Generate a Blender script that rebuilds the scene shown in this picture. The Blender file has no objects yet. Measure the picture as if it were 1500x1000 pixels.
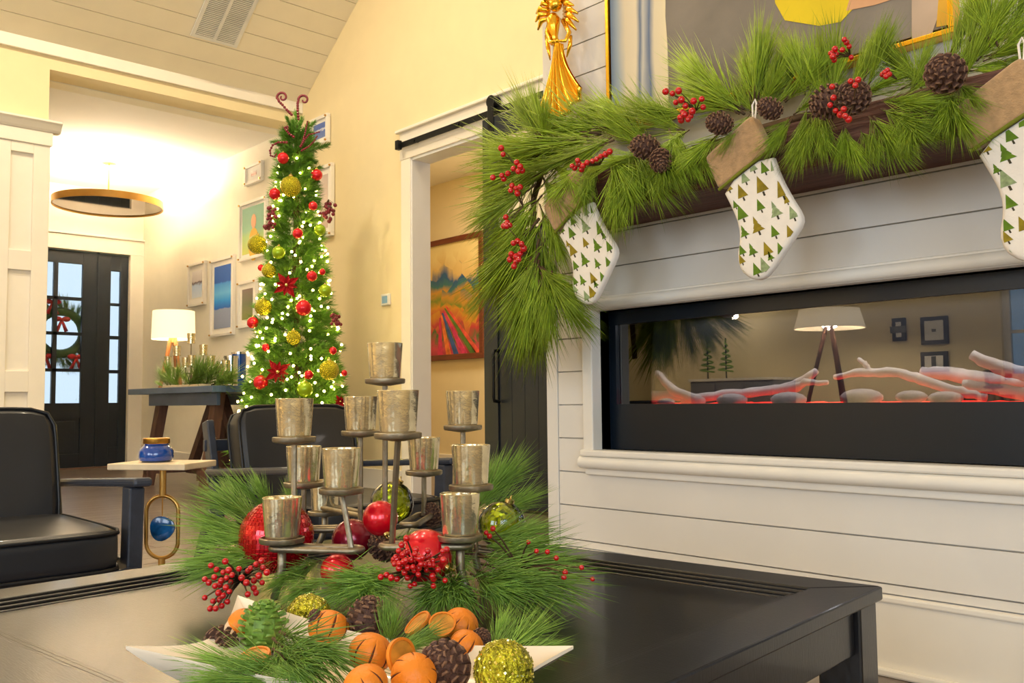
import bpy, bmesh, math, random
from mathutils import Vector, Matrix, Euler
random.seed(7)
scene = bpy.context.scene
COL = scene.collection

# ------------------------------------------------------------------ camera
F_PIX, EYE = 1330.0, 0.70
_a, _p, _r = math.radians(42.8), math.atan(88 / F_PIX), 0.010
_f0 = Vector((-math.cos(_a), math.sin(_a), 0)); _R0 = Vector((math.sin(_a), math.cos(_a), 0)); _Z = Vector((0, 0, 1))
CF = _f0 * math.cos(_p) + _Z * math.sin(_p)
_U0 = -_f0 * math.sin(_p) + _Z * math.cos(_p)
CR = _R0 * math.cos(_r) - _U0 * math.sin(_r)
CU = _U0 * math.cos(_r) + _R0 * math.sin(_r)
CAM = Vector((0, 0, EYE))
cd = bpy.data.cameras.new('camera'); cam = bpy.data.objects.new('camera', cd); COL.objects.link(cam)
cd.sensor_width = 36.0; cd.lens = F_PIX / 1500 * 36.0; cd.clip_start = 0.02
cam.matrix_world = Matrix(((CR.x, CU.x, -CF.x, CAM.x), (CR.y, CU.y, -CF.y, CAM.y), (CR.z, CU.z, -CF.z, CAM.z), (0, 0, 0, 1)))
scene.camera = cam

# ------------------------------------------------------------------ world, exposure, daylight
scene.view_settings.view_transform = 'Standard'
scene.view_settings.look = 'None'
scene.view_settings.gamma = 1.0
scene.view_settings.use_curve_mapping = False
scene.view_settings.exposure = 0.32
w = bpy.data.worlds.new('overcast_sky'); scene.world = w; w.use_nodes = True
w.node_tree.nodes['Background'].inputs['Color'].default_value = (0.70, 0.86, 1.0, 1)
w.node_tree.nodes['Background'].inputs['Strength'].default_value = 0.85

def area_light(name, loc, target, sx, sy, watts, color, spread=math.pi):
    l = bpy.data.lights.new(name, 'AREA'); l.shape = 'RECTANGLE'; l.size = sx; l.size_y = sy
    l.energy = watts; l.color = color; l.spread = spread
    o = bpy.data.objects.new(name, l); COL.objects.link(o); o.location = loc
    o.rotation_euler = (Vector(target) - Vector(loc)).to_track_quat('-Z', 'Y').to_euler()
    return o
def point_light(name, loc, watts, color, r=0.05):
    l = bpy.data.lights.new(name, 'POINT'); l.energy = watts; l.color = color; l.shadow_soft_size = r
    o = bpy.data.objects.new(name, l); COL.objects.link(o); o.location = loc; return o
COOL, WARM = (0.78, 0.88, 1.0), (1.0, 0.83, 0.58)
# daylight entering by the windows of the back and right walls
for wx in (-1.1, 1.1):
    area_light('daylight_back_window', (wx, -4.25, 1.75), (wx, 4, 1.3), 1.5, 1.7, 48, COOL)
area_light('daylight_right_window', (2.32, -1.2, 1.75), (-6, 1.2, 0.9), 2.6, 1.7, 70, COOL)

# ------------------------------------------------------------------ pixel helpers (points on planes of the room)
def ray(px, py): return CF + CR * ((px - 750) / F_PIX) + CU * ((500 - py) / F_PIX)
def on(ax, val, px, py):
    d = ray(px, py); return CAM + d * ((val - CAM[ax]) / d[ax])
def oy(px, py, y): return on(1, y, px, py)
def ox(px, py, x): return on(0, x, px, py)
def oz(px, py, z): return on(2, z, px, py)
def at(px, py, d): return CAM + ray(px, py) * d

# ------------------------------------------------------------------ materials
def srgb(r, g, b):
    f = lambda c: (c / 255) / 12.92 if c <= 10 else ((c / 255 + 0.055) / 1.055) ** 2.4
    return (f(r), f(g), f(b), 1)
MATS = {}
def mat(name, rgb, rough=0.5, metal=0.0, var=0.08, vscale=6.0, bump=0.0, bscale=40.0, stretch=None,
        emit=None, estr=0.0, trans=0.0, coat=0.0, rnd=0.0, spec=0.5, alpha=1.0, ior=1.45, sheen=0.0, subs=0.0):
    if name in MATS: return MATS[name]
    m = bpy.data.materials.new(name); m.use_nodes = True; MATS[name] = m
    nt = m.node_tree; N = nt.nodes; L = nt.links; b = N['Principled BSDF']
    base = srgb(*rgb)
    b.inputs['Roughness'].default_value = rough; b.inputs['Metallic'].default_value = metal
    b.inputs['Specular IOR Level'].default_value = spec; b.inputs['IOR'].default_value = ior
    b.inputs['Transmission Weight'].default_value = trans; b.inputs['Coat Weight'].default_value = coat
    b.inputs['Coat Roughness'].default_value = 0.08
    b.inputs['Alpha'].default_value = alpha; b.inputs['Sheen Weight'].default_value = sheen
    b.inputs['Subsurface Weight'].default_value = subs
    tc = N.new('ShaderNodeTexCoord'); mp = N.new('ShaderNodeMapping'); L.new(tc.outputs['Object'], mp.inputs['Vector'])
    if stretch: mp.inputs['Scale'].default_value = stretch
    nz = N.new('ShaderNodeTexNoise'); nz.inputs['Scale'].default_value = vscale; nz.inputs['Detail'].default_value = 5
    L.new(mp.outputs['Vector'], nz.inputs['Vector'])
    mr = N.new('ShaderNodeMapRange'); mr.inputs['From Min'].default_value = 0.3; mr.inputs['From Max'].default_value = 0.7
    mr.inputs['To Min'].default_value = 1 - var; mr.inputs['To Max'].default_value = 1 + var
    L.new(nz.outputs['Fac'], mr.inputs['Value'])
    mul = N.new('ShaderNodeVectorMath'); mul.operation = 'SCALE'; mul.inputs[0].default_value = base[:3]
    out = mr.outputs['Result']
    if rnd:
        oi = N.new('ShaderNodeObjectInfo'); m2 = N.new('ShaderNodeMapRange')
        m2.inputs['To Min'].default_value = 1 - rnd; m2.inputs['To Max'].default_value = 1 + rnd
        L.new(oi.outputs['Random'], m2.inputs['Value'])
        mm = N.new('ShaderNodeMath'); mm.operation = 'MULTIPLY'; L.new(out, mm.inputs[0]); L.new(m2.outputs['Result'], mm.inputs[1]); out = mm.outputs[0]
    L.new(out, mul.inputs['Scale']); L.new(mul.outputs['Vector'], b.inputs['Base Color'])
    if bump:
        n2 = N.new('ShaderNodeTexNoise'); n2.inputs['Scale'].default_value = bscale; n2.inputs['Detail'].default_value = 4
        L.new(mp.outputs['Vector'], n2.inputs['Vector'])
        bp = N.new('ShaderNodeBump'); bp.inputs['Strength'].default_value = bump; bp.inputs['Distance'].default_value = 0.01
        L.new(n2.outputs['Fac'], bp.inputs['Height']); L.new(bp.outputs['Normal'], b.inputs['Normal'])
    if emit:
        b.inputs['Emission Color'].default_value = srgb(*emit); b.inputs['Emission Strength'].default_value = estr
    return m
def ramp_mat(name, stops, axis='Z', scale=1.0, distort=0.15, nscale=4.0, rough=0.6, voro=0.0, const=False, coat=0.0):
    """flat print: colours along an axis of the object's own bounding box, ragged by noise"""
    m = bpy.data.materials.new(name); m.use_nodes = True; nt = m.node_tree; N = nt.nodes; L = nt.links; b = N['Principled BSDF']
    b.inputs['Roughness'].default_value = rough; b.inputs['Coat Weight'].default_value = coat
    tc = N.new('ShaderNodeTexCoord'); sp = N.new('ShaderNodeSeparateXYZ'); L.new(tc.outputs['Generated'], sp.inputs[0])
    nz = N.new('ShaderNodeTexNoise'); nz.inputs['Scale'].default_value = nscale; nz.inputs['Detail'].default_value = 6
    L.new(tc.outputs['Generated'], nz.inputs['Vector'])
    ma = N.new('ShaderNodeMath'); ma.operation = 'MULTIPLY_ADD'; ma.inputs[1].default_value = distort
    sub = N.new('ShaderNodeMath'); sub.operation = 'SUBTRACT'; sub.inputs[1].default_value = 0.5
    L.new(nz.outputs['Fac'], sub.inputs[0]); L.new(sub.outputs[0], ma.inputs[0]); L.new(sp.outputs[axis], ma.inputs[2])
    src = ma.outputs[0]
    if voro:
        vo = N.new('ShaderNodeTexVoronoi'); vo.inputs['Scale'].default_value = nscale * 2.2; L.new(tc.outputs['Generated'], vo.inputs['Vector'])
        s3 = N.new('ShaderNodeSeparateColor'); L.new(vo.outputs['Color'], s3.inputs[0])
        m4 = N.new('ShaderNodeMath'); m4.operation = 'MULTIPLY_ADD'; m4.inputs[1].default_value = voro
        L.new(s3.outputs[0], m4.inputs[0]); L.new(src, m4.inputs[2]); src = m4.outputs[0]
    cr = N.new('ShaderNodeValToRGB'); L.new(src, cr.inputs[0])
    if const: cr.color_ramp.interpolation = 'CONSTANT'
    e = cr.color_ramp.elements
    while len(e) < len(stops): e.new(0.5)
    for k, (p, c) in enumerate(stops): e[k].position = p; e[k].color = srgb(*c)
    L.new(cr.outputs[0], b.inputs['Base Color'])
    return m

M = dict(
    wall=mat('cream_wall_paint', (236, 219, 176), 0.85, var=0.02, bump=0.04, bscale=120),
    foyer=mat('ivory_wall_paint', (243, 236, 216), 0.85, var=0.02, bump=0.04, bscale=120),
    white=mat('warm_white_trim_paint', (240, 233, 220), 0.5, var=0.02),
    jamb=mat('cool_white_jamb_paint', (226, 226, 228), 0.45, var=0.02),
    ship=mat('shiplap_white_paint', (226, 220, 210), 0.55, var=0.03, vscale=2, rnd=0.015),
    ceil=mat('ceiling_plank_paint', (244, 234, 208), 0.7, var=0.02, rnd=0.015),
    ceilw=mat('foyer_ceiling_paint', (244, 238, 226), 0.85, var=0.01),
    dark=mat('navy_black_door_paint', (26, 34, 44), 0.38, var=0.12, vscale=3),
    iron=mat('black_iron', (30, 32, 34), 0.45, 0.6, var=0.15, bump=0.05, bscale=200),
    floor=mat('grey_brown_floor_board', (112, 98, 88), 0.30, var=0.22, vscale=5, stretch=(14, 1, 1), rnd=0.14, bump=0.06, bscale=8, coat=0.25),
    mantel=mat('rough_brown_beam_wood', (92, 56, 44), 0.7, var=0.35, vscale=6, stretch=(1, 8, 8), bump=0.6, bscale=12),
    black=mat('matt_black_metal', (12, 22, 33), 0.35, 0.0, var=0.1, vscale=3),
    gold=mat('polished_gold', (250, 196, 62), 0.2, 1.0, var=0.1, bump=0.05, bscale=60),
    brass=mat('brushed_brass', (206, 160, 88), 0.3, 1.0, var=0.08, bump=0.03, bscale=90),
    needle=mat('pine_needle_green', (150, 174, 40), 0.5, var=0.3, vscale=9, rnd=0.25, subs=0.0),
    needle2=mat('deep_pine_needle_green', (122, 156, 56), 0.5, var=0.3, vscale=9, rnd=0.25),
    fir=mat('fir_needle_green', (98, 146, 44), 0.55, var=0.35, vscale=8, rnd=0.35),
    twig=mat('twig_bark', (84, 62, 36), 0.8, var=0.3, vscale=20),
    cone=mat('pine_cone_brown', (92, 62, 48), 0.7, var=0.4, vscale=40, bump=0.3, bscale=80),
    conetip=mat('pine_cone_scale_tip', (120, 86, 62), 0.7, var=0.3, vscale=40),
    berry=mat('glossy_red_berry', (198, 16, 22), 0.18, var=0.08, coat=0.6),
    burg=mat('burgundy_bead', (122, 26, 44), 0.3, var=0.2, coat=0.3),
    redball=mat('satin_red_ornament', (214, 14, 34), 0.24, 0.35, var=0.05, coat=0.5),
    darkred=mat('dark_red_ornament', (140, 16, 40), 0.25, 0.35, var=0.05, coat=0.5),
    redglit=mat('red_glitter', (176, 20, 30), 0.3, 0.6, var=0.5, vscale=160, bump=1.0, bscale=160),
    lime=mat('lime_ornament', (150, 186, 20), 0.25, 0.4, var=0.06, coat=0.5),
    goldglit=mat('lime_gold_glitter', (178, 172, 40), 0.25, 0.75, var=0.6, vscale=140, bump=1.0, bscale=150),
    capm=mat('ornament_cap_metal', (214, 190, 120), 0.25, 1.0),
    leather=mat('black_leather', (33, 34, 38), 0.42, var=0.15, vscale=4, bump=0.16, bscale=7, coat=0.12),
    pipe=mat('leather_piping', (22, 23, 26), 0.4, var=0.1),
    chairw=mat('grey_black_chair_wood', (54, 58, 68), 0.38, var=0.2, vscale=4, stretch=(1, 6, 6), coat=0.2),
    tablew=mat('black_stained_table_wood', (17, 16, 19), 0.3, var=0.3, vscale=4, stretch=(2, 14, 2), bump=0.05, bscale=30, coat=0.25),
    stone=mat('travertine_top', (222, 200, 164), 0.5, var=0.12, vscale=14, bump=0.1, bscale=30),
    agate=mat('blue_agate', (24, 84, 140), 0.15, var=0.6, vscale=30, coat=0.6),
    bluejar=mat('cobalt_blue_glass', (6, 66, 150), 0.12, var=0.1, coat=0.9),
    lid=mat('gold_jar_lid', (190, 140, 60), 0.3, 1.0),
    trunkw=mat('trestle_leg_wood', (96, 66, 52), 0.6, var=0.3, vscale=4, stretch=(8, 8, 1), bump=0.2, bscale=20),
    bluetop=mat('slate_blue_table_top', (84, 104, 132), 0.35, var=0.2, vscale=4, stretch=(1, 8, 1), bump=0.1, bscale=14),
    pewter=mat('aged_pewter_metal', (150, 136, 112), 0.42, 0.85, var=0.25, vscale=30, bump=0.15, bscale=70),
    mercury=mat('mercury_glass', (226, 210, 170), 0.15, 0.84, var=0.2, vscale=40, bump=0.08, bscale=70),
    wax=mat('white_wax', (238, 230, 214), 0.5, var=0.03, subs=0.1),
    ceramic=mat('cream_glazed_ceramic', (240, 222, 196), 0.2, var=0.03, coat=0.6),
    orange=mat('dried_orange_peel', (226, 126, 24), 0.5, var=0.16, vscale=18, bump=0.2, bscale=120),
    slit=mat('dried_orange_slit', (96, 44, 14), 0.8, var=0.2),
    flesh=mat('dried_orange_flesh', (204, 134, 40), 0.5, var=0.4, vscale=40),
    cuff=mat('tan_linen_cuff', (176, 140, 98), 0.85, var=0.16, vscale=60, bump=0.3, bscale=240, sheen=0.3),
    sock=mat('off_white_canvas', (236, 226, 212), 0.85, var=0.04, vscale=30, bump=0.12, bscale=200),
    olive=mat('olive_piping', (112, 116, 22), 0.8, var=0.15),
    tg1=mat('print_leaf_green', (92, 122, 20), 0.85, var=0.25, vscale=60),
    tg2=mat('print_sage_green', (142, 156, 110), 0.85, var=0.3, vscale=90),
    tg3=mat('print_olive_ochre', (142, 122, 22), 0.85, var=0.25, vscale=60),
    ttr=mat('print_trunk_brown', (64, 56, 34), 0.85, var=0.2),
    shade=mat('lamp_shade_linen', (246, 232, 206), 0.8, var=0.03, emit=(255, 226, 176), estr=0.9),
    lampw=mat('lamp_wood', (176, 118, 70), 0.5, var=0.2),
    frame=mat('white_picture_frame', (240, 234, 222), 0.45, var=0.02),
    matb=mat('picture_mat_board', (244, 240, 230), 0.8, var=0.01),
    brownf=mat('mahogany_frame', (110, 54, 34), 0.4, var=0.25, stretch=(1, 8, 8), coat=0.2),
    drift=mat('grey_driftwood', (168, 158, 150), 0.7, var=0.25, vscale=12, bump=0.4, bscale=30),
    peb=mat('grey_pebble', (150, 140, 136), 0.65, var=0.25, vscale=30, bump=0.3, bscale=60),
    ember=mat('glowing_red_ember', (120, 10, 6), 0.6, var=0.5, vscale=30, bump=0.6, bscale=60, emit=(255, 40, 24), estr=2.6),
    bulb=mat('warm_fairy_light', (255, 240, 190), 0.4, emit=(255, 216, 112), estr=34.0),
    mirror=mat('smoked_mirror', (118, 106, 92), 0.05, 1.0, var=0.05),
    silver=mat('polished_chrome', (210, 212, 216), 0.12, 1.0),
    fabricgreen=mat('wreath_leaf_green', (70, 104, 46), 0.6, var=0.3, rnd=0.2),
    bow=mat('red_ribbon', (206, 30, 30), 0.5, var=0.1),
    plastic=mat('white_plastic', (232, 230, 222), 0.4),
    led=mat('can_light_lens', (255, 240, 214), 0.4, emit=(255, 226, 176), estr=6.0),
    sofa=mat('grey_cabinet_paint', (120, 122, 124), 0.5, var=0.05),
    grass=mat('lawn_green', (84, 106, 52), 0.9, var=0.3, vscale=3),
    brickp=mat('porch_concrete', (168, 164, 156), 0.8, var=0.1),
)
def glass_mat(name, tint, refl, rough=0.0, ior=1.5, bump=0.0):
    """thin architectural pane: transparent body with a Fresnel reflection"""
    m = bpy.data.materials.new(name); m.use_nodes = True; nt = m.node_tree; N = nt.nodes; L = nt.links
    N.remove(N['Principled BSDF']); out = N['Material Output']
    t = N.new('ShaderNodeBsdfTransparent'); t.inputs[0].default_value = srgb(*tint)
    g = N.new('ShaderNodeBsdfGlossy'); g.inputs['Roughness'].default_value = rough; g.inputs[0].default_value = (1, 1, 1, 1)
    fr = N.new('ShaderNodeFresnel'); fr.inputs[0].default_value = ior
    sc = N.new('ShaderNodeMath'); sc.operation = 'MULTIPLY'; sc.inputs[1].default_value = refl; sc.use_clamp = True
    mx = N.new('ShaderNodeMixShader'); L.new(fr.outputs[0], sc.inputs[0]); L.new(sc.outputs[0], mx.inputs[0])
    if bump:
        tc = N.new('ShaderNodeTexCoord'); nz = N.new('ShaderNodeTexNoise'); nz.inputs['Scale'].default_value = 30
        L.new(tc.outputs['Object'], nz.inputs['Vector'])
        bp = N.new('ShaderNodeBump'); bp.inputs['Strength'].default_value = bump; L.new(nz.outputs['Fac'], bp.inputs['Height'])
        L.new(bp.outputs[0], g.inputs['Normal'])
    L.new(t.outputs[0], mx.inputs[1]); L.new(g.outputs[0], mx.inputs[2]); L.new(mx.outputs[0], out.inputs[0])
    return m
M['pane'] = glass_mat('window_glass', (236, 246, 252), 1.0)
M['fireglass'] = glass_mat('coated_fireplace_glass', (214, 218, 226), 1.5, ior=1.6)
M['ballglass'] = glass_mat('lime_ball_glass', (238, 246, 176), 1.4, ior=1.5)
def rain_glass():
    m = bpy.data.materials.new('rain_textured_glass'); m.use_nodes = True; nt = m.node_tree; N = nt.nodes; L = nt.links; b = N['Principled BSDF']
    b.inputs['Transmission Weight'].default_value = 1; b.inputs['Roughness'].default_value = 0.06; b.inputs['IOR'].default_value = 1.25
    b.inputs['Base Color'].default_value = (0.93, 0.97, 1, 1)
    tc = N.new('ShaderNodeTexCoord'); mp = N.new('ShaderNodeMapping'); mp.inputs['Scale'].default_value = (1, 1, 0.35)
    vo = N.new('ShaderNodeTexVoronoi'); vo.inputs['Scale'].default_value = 45
    L.new(tc.outputs['Object'], mp.inputs[0]); L.new(mp.outputs[0], vo.inputs['Vector'])
    bp = N.new('ShaderNodeBump'); bp.inputs['Strength'].default_value = 0.35; bp.inputs['Distance'].default_value = 0.01
    L.new(vo.outputs['Distance'], bp.inputs['Height']); L.new(bp.outputs[0], b.inputs['Normal'])
    return m
M['rain'] = rain_glass()

# ------------------------------------------------------------------ mesh builder
class MB:
    def __init__(s): s.v = []; s.f = []; s.m = []; s.k = 0
    def add(s, vs, fs):
        o = len(s.v); s.v += [Vector(v) for v in vs]
        for f in fs: s.f.append([i + o for i in f]); s.m.append(s.k)
        return s
    def mk(s, k): s.k = k; return s
    def box(s, lo, hi):
        (a, b, c), (d, e, f) = lo, hi
        return s.add([(a, b, c), (d, b, c), (d, e, c), (a, e, c), (a, b, f), (d, b, f), (d, e, f), (a, e, f)],
                     [(3, 2, 1, 0), (4, 5, 6, 7), (0, 1, 5, 4), (1, 2, 6, 5), (2, 3, 7, 6), (3, 0, 4, 7)])
    def bar(s, p0, p1, wd, th, up=(0, 0, 1)):
        p0, p1 = Vector(p0), Vector(p1); d = (p1 - p0).normalized(); u = Vector(up)
        x = d.cross(u).normalized(); y = x.cross(d).normalized()
        vs = [p + x * (sx * wd / 2) + y * (sy * th / 2) for p in (p0, p1) for sx, sy in ((-1, -1), (1, -1), (1, 1), (-1, 1))]
        return s.add(vs, [(3, 2, 1, 0), (4, 5, 6, 7), (0, 1, 5, 4), (1, 2, 6, 5), (2, 3, 7, 6), (3, 0, 4, 7)])
    def tube(s, pts, r, n=8, closed=False):
        pts = [Vector(p) for p in pts]; m = len(pts); rs = r if isinstance(r, (list, tuple)) else [r] * m
        vs = []; px = None
        for i, p in enumerate(pts):
            if closed: d = pts[(i + 1) % m] - pts[i - 1]
            else: d = pts[min(i + 1, m - 1)] - pts[max(i - 1, 0)]
            d = d.normalized() if d.length > 1e-9 else Vector((0, 0, 1))
            if px is None:
                h = Vector((0, 0, 1)) if abs(d.z) < .9 else Vector((1, 0, 0)); x = d.cross(h).normalized()
            else:
                x = px - d * px.dot(d); x = x.normalized() if x.length > 1e-6 else d.orthogonal().normalized()
            px = x; y = d.cross(x)
            vs += [p + (x * math.cos(2 * math.pi * k / n) + y * math.sin(2 * math.pi * k / n)) * rs[i] for k in range(n)]
        fs = []
        for i in range(m if closed else m - 1):
            j = (i + 1) % m
            fs += [(i * n + k, i * n + (k + 1) % n, j * n + (k + 1) % n, j * n + k) for k in range(n)]
        if not closed: fs += [tuple(range(n - 1, -1, -1)), tuple((m - 1) * n + k for k in range(n))]
        return s.add(vs, fs)
    def lathe(s, prof, n=24, c=(0, 0, 0), mt=None, fr=None):
        vs = []
        for r, z in prof:
            for k in range(n):
                a = 2 * math.pi * k / n; rr = r * (fr(a, z) if fr else 1)
                v = Vector((rr * math.cos(a), rr * math.sin(a), z))
                vs.append((mt @ v if mt else v) + Vector(c))
        fs = []
        for i in range(len(prof) - 1):
            fs += [(i * n + k, i * n + (k + 1) % n, (i + 1) * n + (k + 1) % n, (i + 1) * n + k) for k in range(n)]
        if prof[0] == prof[-1]: return s.add(vs, fs)
        if prof[0][0] > 1e-6: fs.append(tuple(range(n - 1, -1, -1)))
        if prof[-1][0] > 1e-6: fs.append(tuple((len(prof) - 1) * n + k for k in range(n)))
        return s.add(vs, fs)
    def sphere(s, c, r, n=16, sc=(1, 1, 1), mt=None):
        prof = [(r * math.sin(math.pi * i / (n // 2)), -r * math.cos(math.pi * i / (n // 2))) for i in range(n // 2 + 1)]
        prof = [(max(a, 1e-5), b) for a, b in prof]
        S = Matrix.Diagonal(sc)
        return s.lathe(prof, n, c, (mt @ S) if mt else S)
    def prism(s, poly, off):
        n = len(poly); off = Vector(off); vs = [Vector(p) for p in poly] + [Vector(p) + off for p in poly]
        return s.add(vs, [tuple(range(n)), tuple(range(2 * n - 1, n - 1, -1))] + [(k, k + n, (k + 1) % n + n, (k + 1) % n) for k in range(n)])
    def build(s, name, mats, parent=None, org=None, smooth=False, bevel=0.0, fixn=True):
        if org is None:
            org = Vector((0, 0, 0)); q = parent
            while q is not None: org = org + Vector(q.location); q = q.parent
        org = Vector(org)
        me = bpy.data.meshes.new(name)
        me.from_pydata([tuple(v - org) for v in s.v], [], s.f)
        mats = mats if isinstance(mats, (list, tuple)) else [mats]
        for m in mats: me.materials.append(m)
        if len(mats) > 1: me.polygons.foreach_set('material_index', s.m)
        if fixn:
            bm = bmesh.new(); bm.from_mesh(me); bmesh.ops.recalc_face_normals(bm, faces=bm.faces); bm.to_mesh(me); bm.free()
        if smooth:
            me.polygons.foreach_set('use_smooth', [True] * len(me.polygons))
            if smooth != 'all': me.set_sharp_from_angle(angle=math.radians(40))
        o = bpy.data.objects.new(name, me); COL.objects.link(o)
        if parent is None: o.location = org
        else: o.parent = parent
        if bevel:
            b = o.modifiers.new('bevel', 'BEVEL'); b.width = bevel; b.segments = 2; b.limit_method = 'ANGLE'; b.angle_limit = math.radians(40)
        return o
def tag(o, label=None, cat=None, group=None, kind=None):
    if label: o['label'] = label
    if cat: o['category'] = cat
    if group: o['group'] = group
    if kind: o['kind'] = kind
    return o
def thing(name, label, cat, loc, group=None):
    o = bpy.data.objects.new(name, None); COL.objects.link(o); o.location = loc; o.empty_display_size = 0.05
    return tag(o, label, cat, group)
def struct(name, loc=(0, 0, 0), label=None):
    o = bpy.data.objects.new(name, None); COL.objects.link(o); o.location = loc; return tag(o, label, kind='structure')
def inst(name, mesh, parent, loc=(0, 0, 0), rot=None, sc=1.0):
    o = bpy.data.objects.new(name, mesh); COL.objects.link(o); o.parent = parent
    o.location = loc
    if rot is not None: o.rotation_mode = 'QUATERNION'; o.rotation_quaternion = rot
    o.scale = (sc, sc, sc) if isinstance(sc, (int, float)) else sc
    return o
def boxo(name, m, lo, hi, parent=None, bevel=0.0, org=None):
    return MB().box(lo, hi).build(name, m, parent, org, bevel=bevel)
def holes_wall(axis, p0, p1, u0, u1, z0, z1, holes):
    """wall slab between p0 and p1 on its axis, with rectangular openings (ua, ub, za, zb)"""
    us = sorted({u0, u1, *[h[0] for h in holes], *[h[1] for h in holes]}); zs = sorted({z0, z1, *[h[2] for h in holes], *[h[3] for h in holes]})
    b = MB()
    for ua, ub in zip(us, us[1:]):
        for za, zb in zip(zs, zs[1:]):
            um, zm = (ua + ub) / 2, (za + zb) / 2
            if any(h[0] < um < h[1] and h[2] < zm < h[3] for h in holes): continue
            if axis == 1: b.box((ua, p0, za), (ub, p1, zb))
            else: b.box((p0, ua, za), (p1, ub, zb))
    return b

# ================================================================== THE SETTING
XH, YB, XFD, YF, XCH = -7.14, 4.06, -10.8, 2.30, -2.30      # header wall, barn-door wall, front-door wall, chimney face, chimney edge
ZFC, XR, YK = 3.19, 2.35, -4.3                               # foyer ceiling, right wall, back wall
slope = lambda x: 3.36 + 0.727 * (x - XH)
# floor of single boards
fl = struct('floor', (-4, 0, 0))
boxo('subfloor', M['floor'], (XFD, YK, -0.06), (XR, 6.0, -0.022), fl)
bw = 0.146; nrow = int((XR - XFD) / bw) + 1
bm1 = None
for i in range(nrow):
    x0 = XFD + i * bw
    segs = [YK, random.uniform(-0.6, 2.4), 5.9] if x0 < -1.2 else [YK, 5.9 if x0 < -2.3 else YF + 0.2]
    for ya, yb in zip(segs, segs[1:]):
        boxo('floor_board', M['floor'], (x0 + 0.0015, ya + 0.0015, -0.02), (x0 + bw - 0.0015, yb - 0.0015, 0), fl)

# barn-door wall, with the doorway
DX0, DX1, DZ = oy(605, 400, YB).x, -4.36, oy(620, 226, YB).z
tag(holes_wall(1, YB, YB + 0.15, XFD, 1.6, 0, 6.9, [(DX0, DX1, -1, DZ)]).build('wall_side', M['wall']), kind='structure')
# front-door wall
yS1, yS0, yD1 = ox(188, 500, XFD).y, ox(145, 500, XFD).y, ox(143, 500, XFD).y
yD0 = yD1 - 0.98; zD = ox(130, 368, XFD).z
tag(holes_wall(0, XFD - 0.16, XFD, -1.0, YB + 0.1, 0, ZFC + 0.3, [(yD0, yS1, -1, zD)]).build('wall_front', M['foyer']), kind='structure')
# header wall with the wide opening to the entrance hall
YO = 1.972
tag(holes_wall(0, XH - 0.24, XH, YK, YB, 0, 3.7, [(YO, YB, -1, ZFC)]).build('wall_header', M['wall']), kind='structure')
boxo('wall_hall', M['foyer'], (XFD, 0.1, 0), (XH - 0.24, 0.2, ZFC + 0.2)); tag(bpy.data.objects['wall_hall'], kind='structure')
tag(boxo('ceiling_hall', M['ceilw'], (XFD - 0.1, -0.2, ZFC), (XH - 0.245, YB + 0.1, ZFC + 0.1)), kind='structure')
# the ivory half of the side wall inside the hall (thin plaster skim up to the opening)
tag(boxo('wall_gallery', M['foyer'], (XFD, YB - 0.006, 0), (XH - 0.1, YB, ZFC)), kind='structure')
# back and right walls with windows
BW = [(-3.08, -2.62), (-1.9, -0.3), (0.3, 1.9)]
tag(holes_wall(1, YK - 0.15, YK, XH - 0.24, XR + 0.15, 0, 6.9, [(a, b, 0.85, 2.65) for a, b in BW]).build('wall_back', M['wall']), kind='structure')
tag(holes_wall(0, XR, XR + 0.15, YK, YB, 0, 4.2, [(-2.6, 0.2, 0.85, 2.65)]).build('wall_right', M['wall']), kind='structure')
wn = 2
for a, b in BW:
    wi = struct("window_%d" % wn, ((a + b) / 2, YK - 0.08, 0.85))
    wn += 1
    fm = MB(); fm.box((a, YK - 0.11, .85), (a + .06, YK - .05, 2.65)).box((b - .06, YK - .11, .85), (b, YK - .05, 2.65)).box((a, YK - .11, .85), (b, YK - .05, .91)).box((a, YK - .11, 2.59), (b, YK - .05, 2.65))
    fm.build('window_frame', M['white'], wi)
    boxo('pane', M['pane'], (a + .05, YK - .085, .9), (b - .05, YK - .079, 2.6), wi)
    for k in ((1, 2, 3) if b - a > 1 else (2,)):
        xx = a + (b - a) * k / 4; boxo('muntin', M['white'], (xx - .015, YK - .1, .9), (xx + .015, YK - .065, 2.6), wi)
    for k in (1, 2, 3): zz = .85 + 1.8 * k / 4; boxo('muntin', M['white'], (a + .05, YK - .1, zz - .015), (b - .05, YK - .065, zz + .015), wi)
wi = struct('window_%d' % wn, (XR + .08, -1.2, 0.85))
fm = MB(); fm.box((XR + .05, -2.6, .85), (XR + .11, 0.2, .91)).box((XR + .05, -2.6, 2.59), (XR + .11, .2, 2.65))
for k in range(4): yy = -2.6 + 2.8 * k / 3; fm.box((XR + .05, yy - .04, .85), (XR + .11, yy + .04, 2.65))
fm.build('window_frame', M['white'], wi)
boxo('pane', M['pane'], (XR + .077, -2.56, .9), (XR + .083, .16, 2.6), wi)

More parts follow.
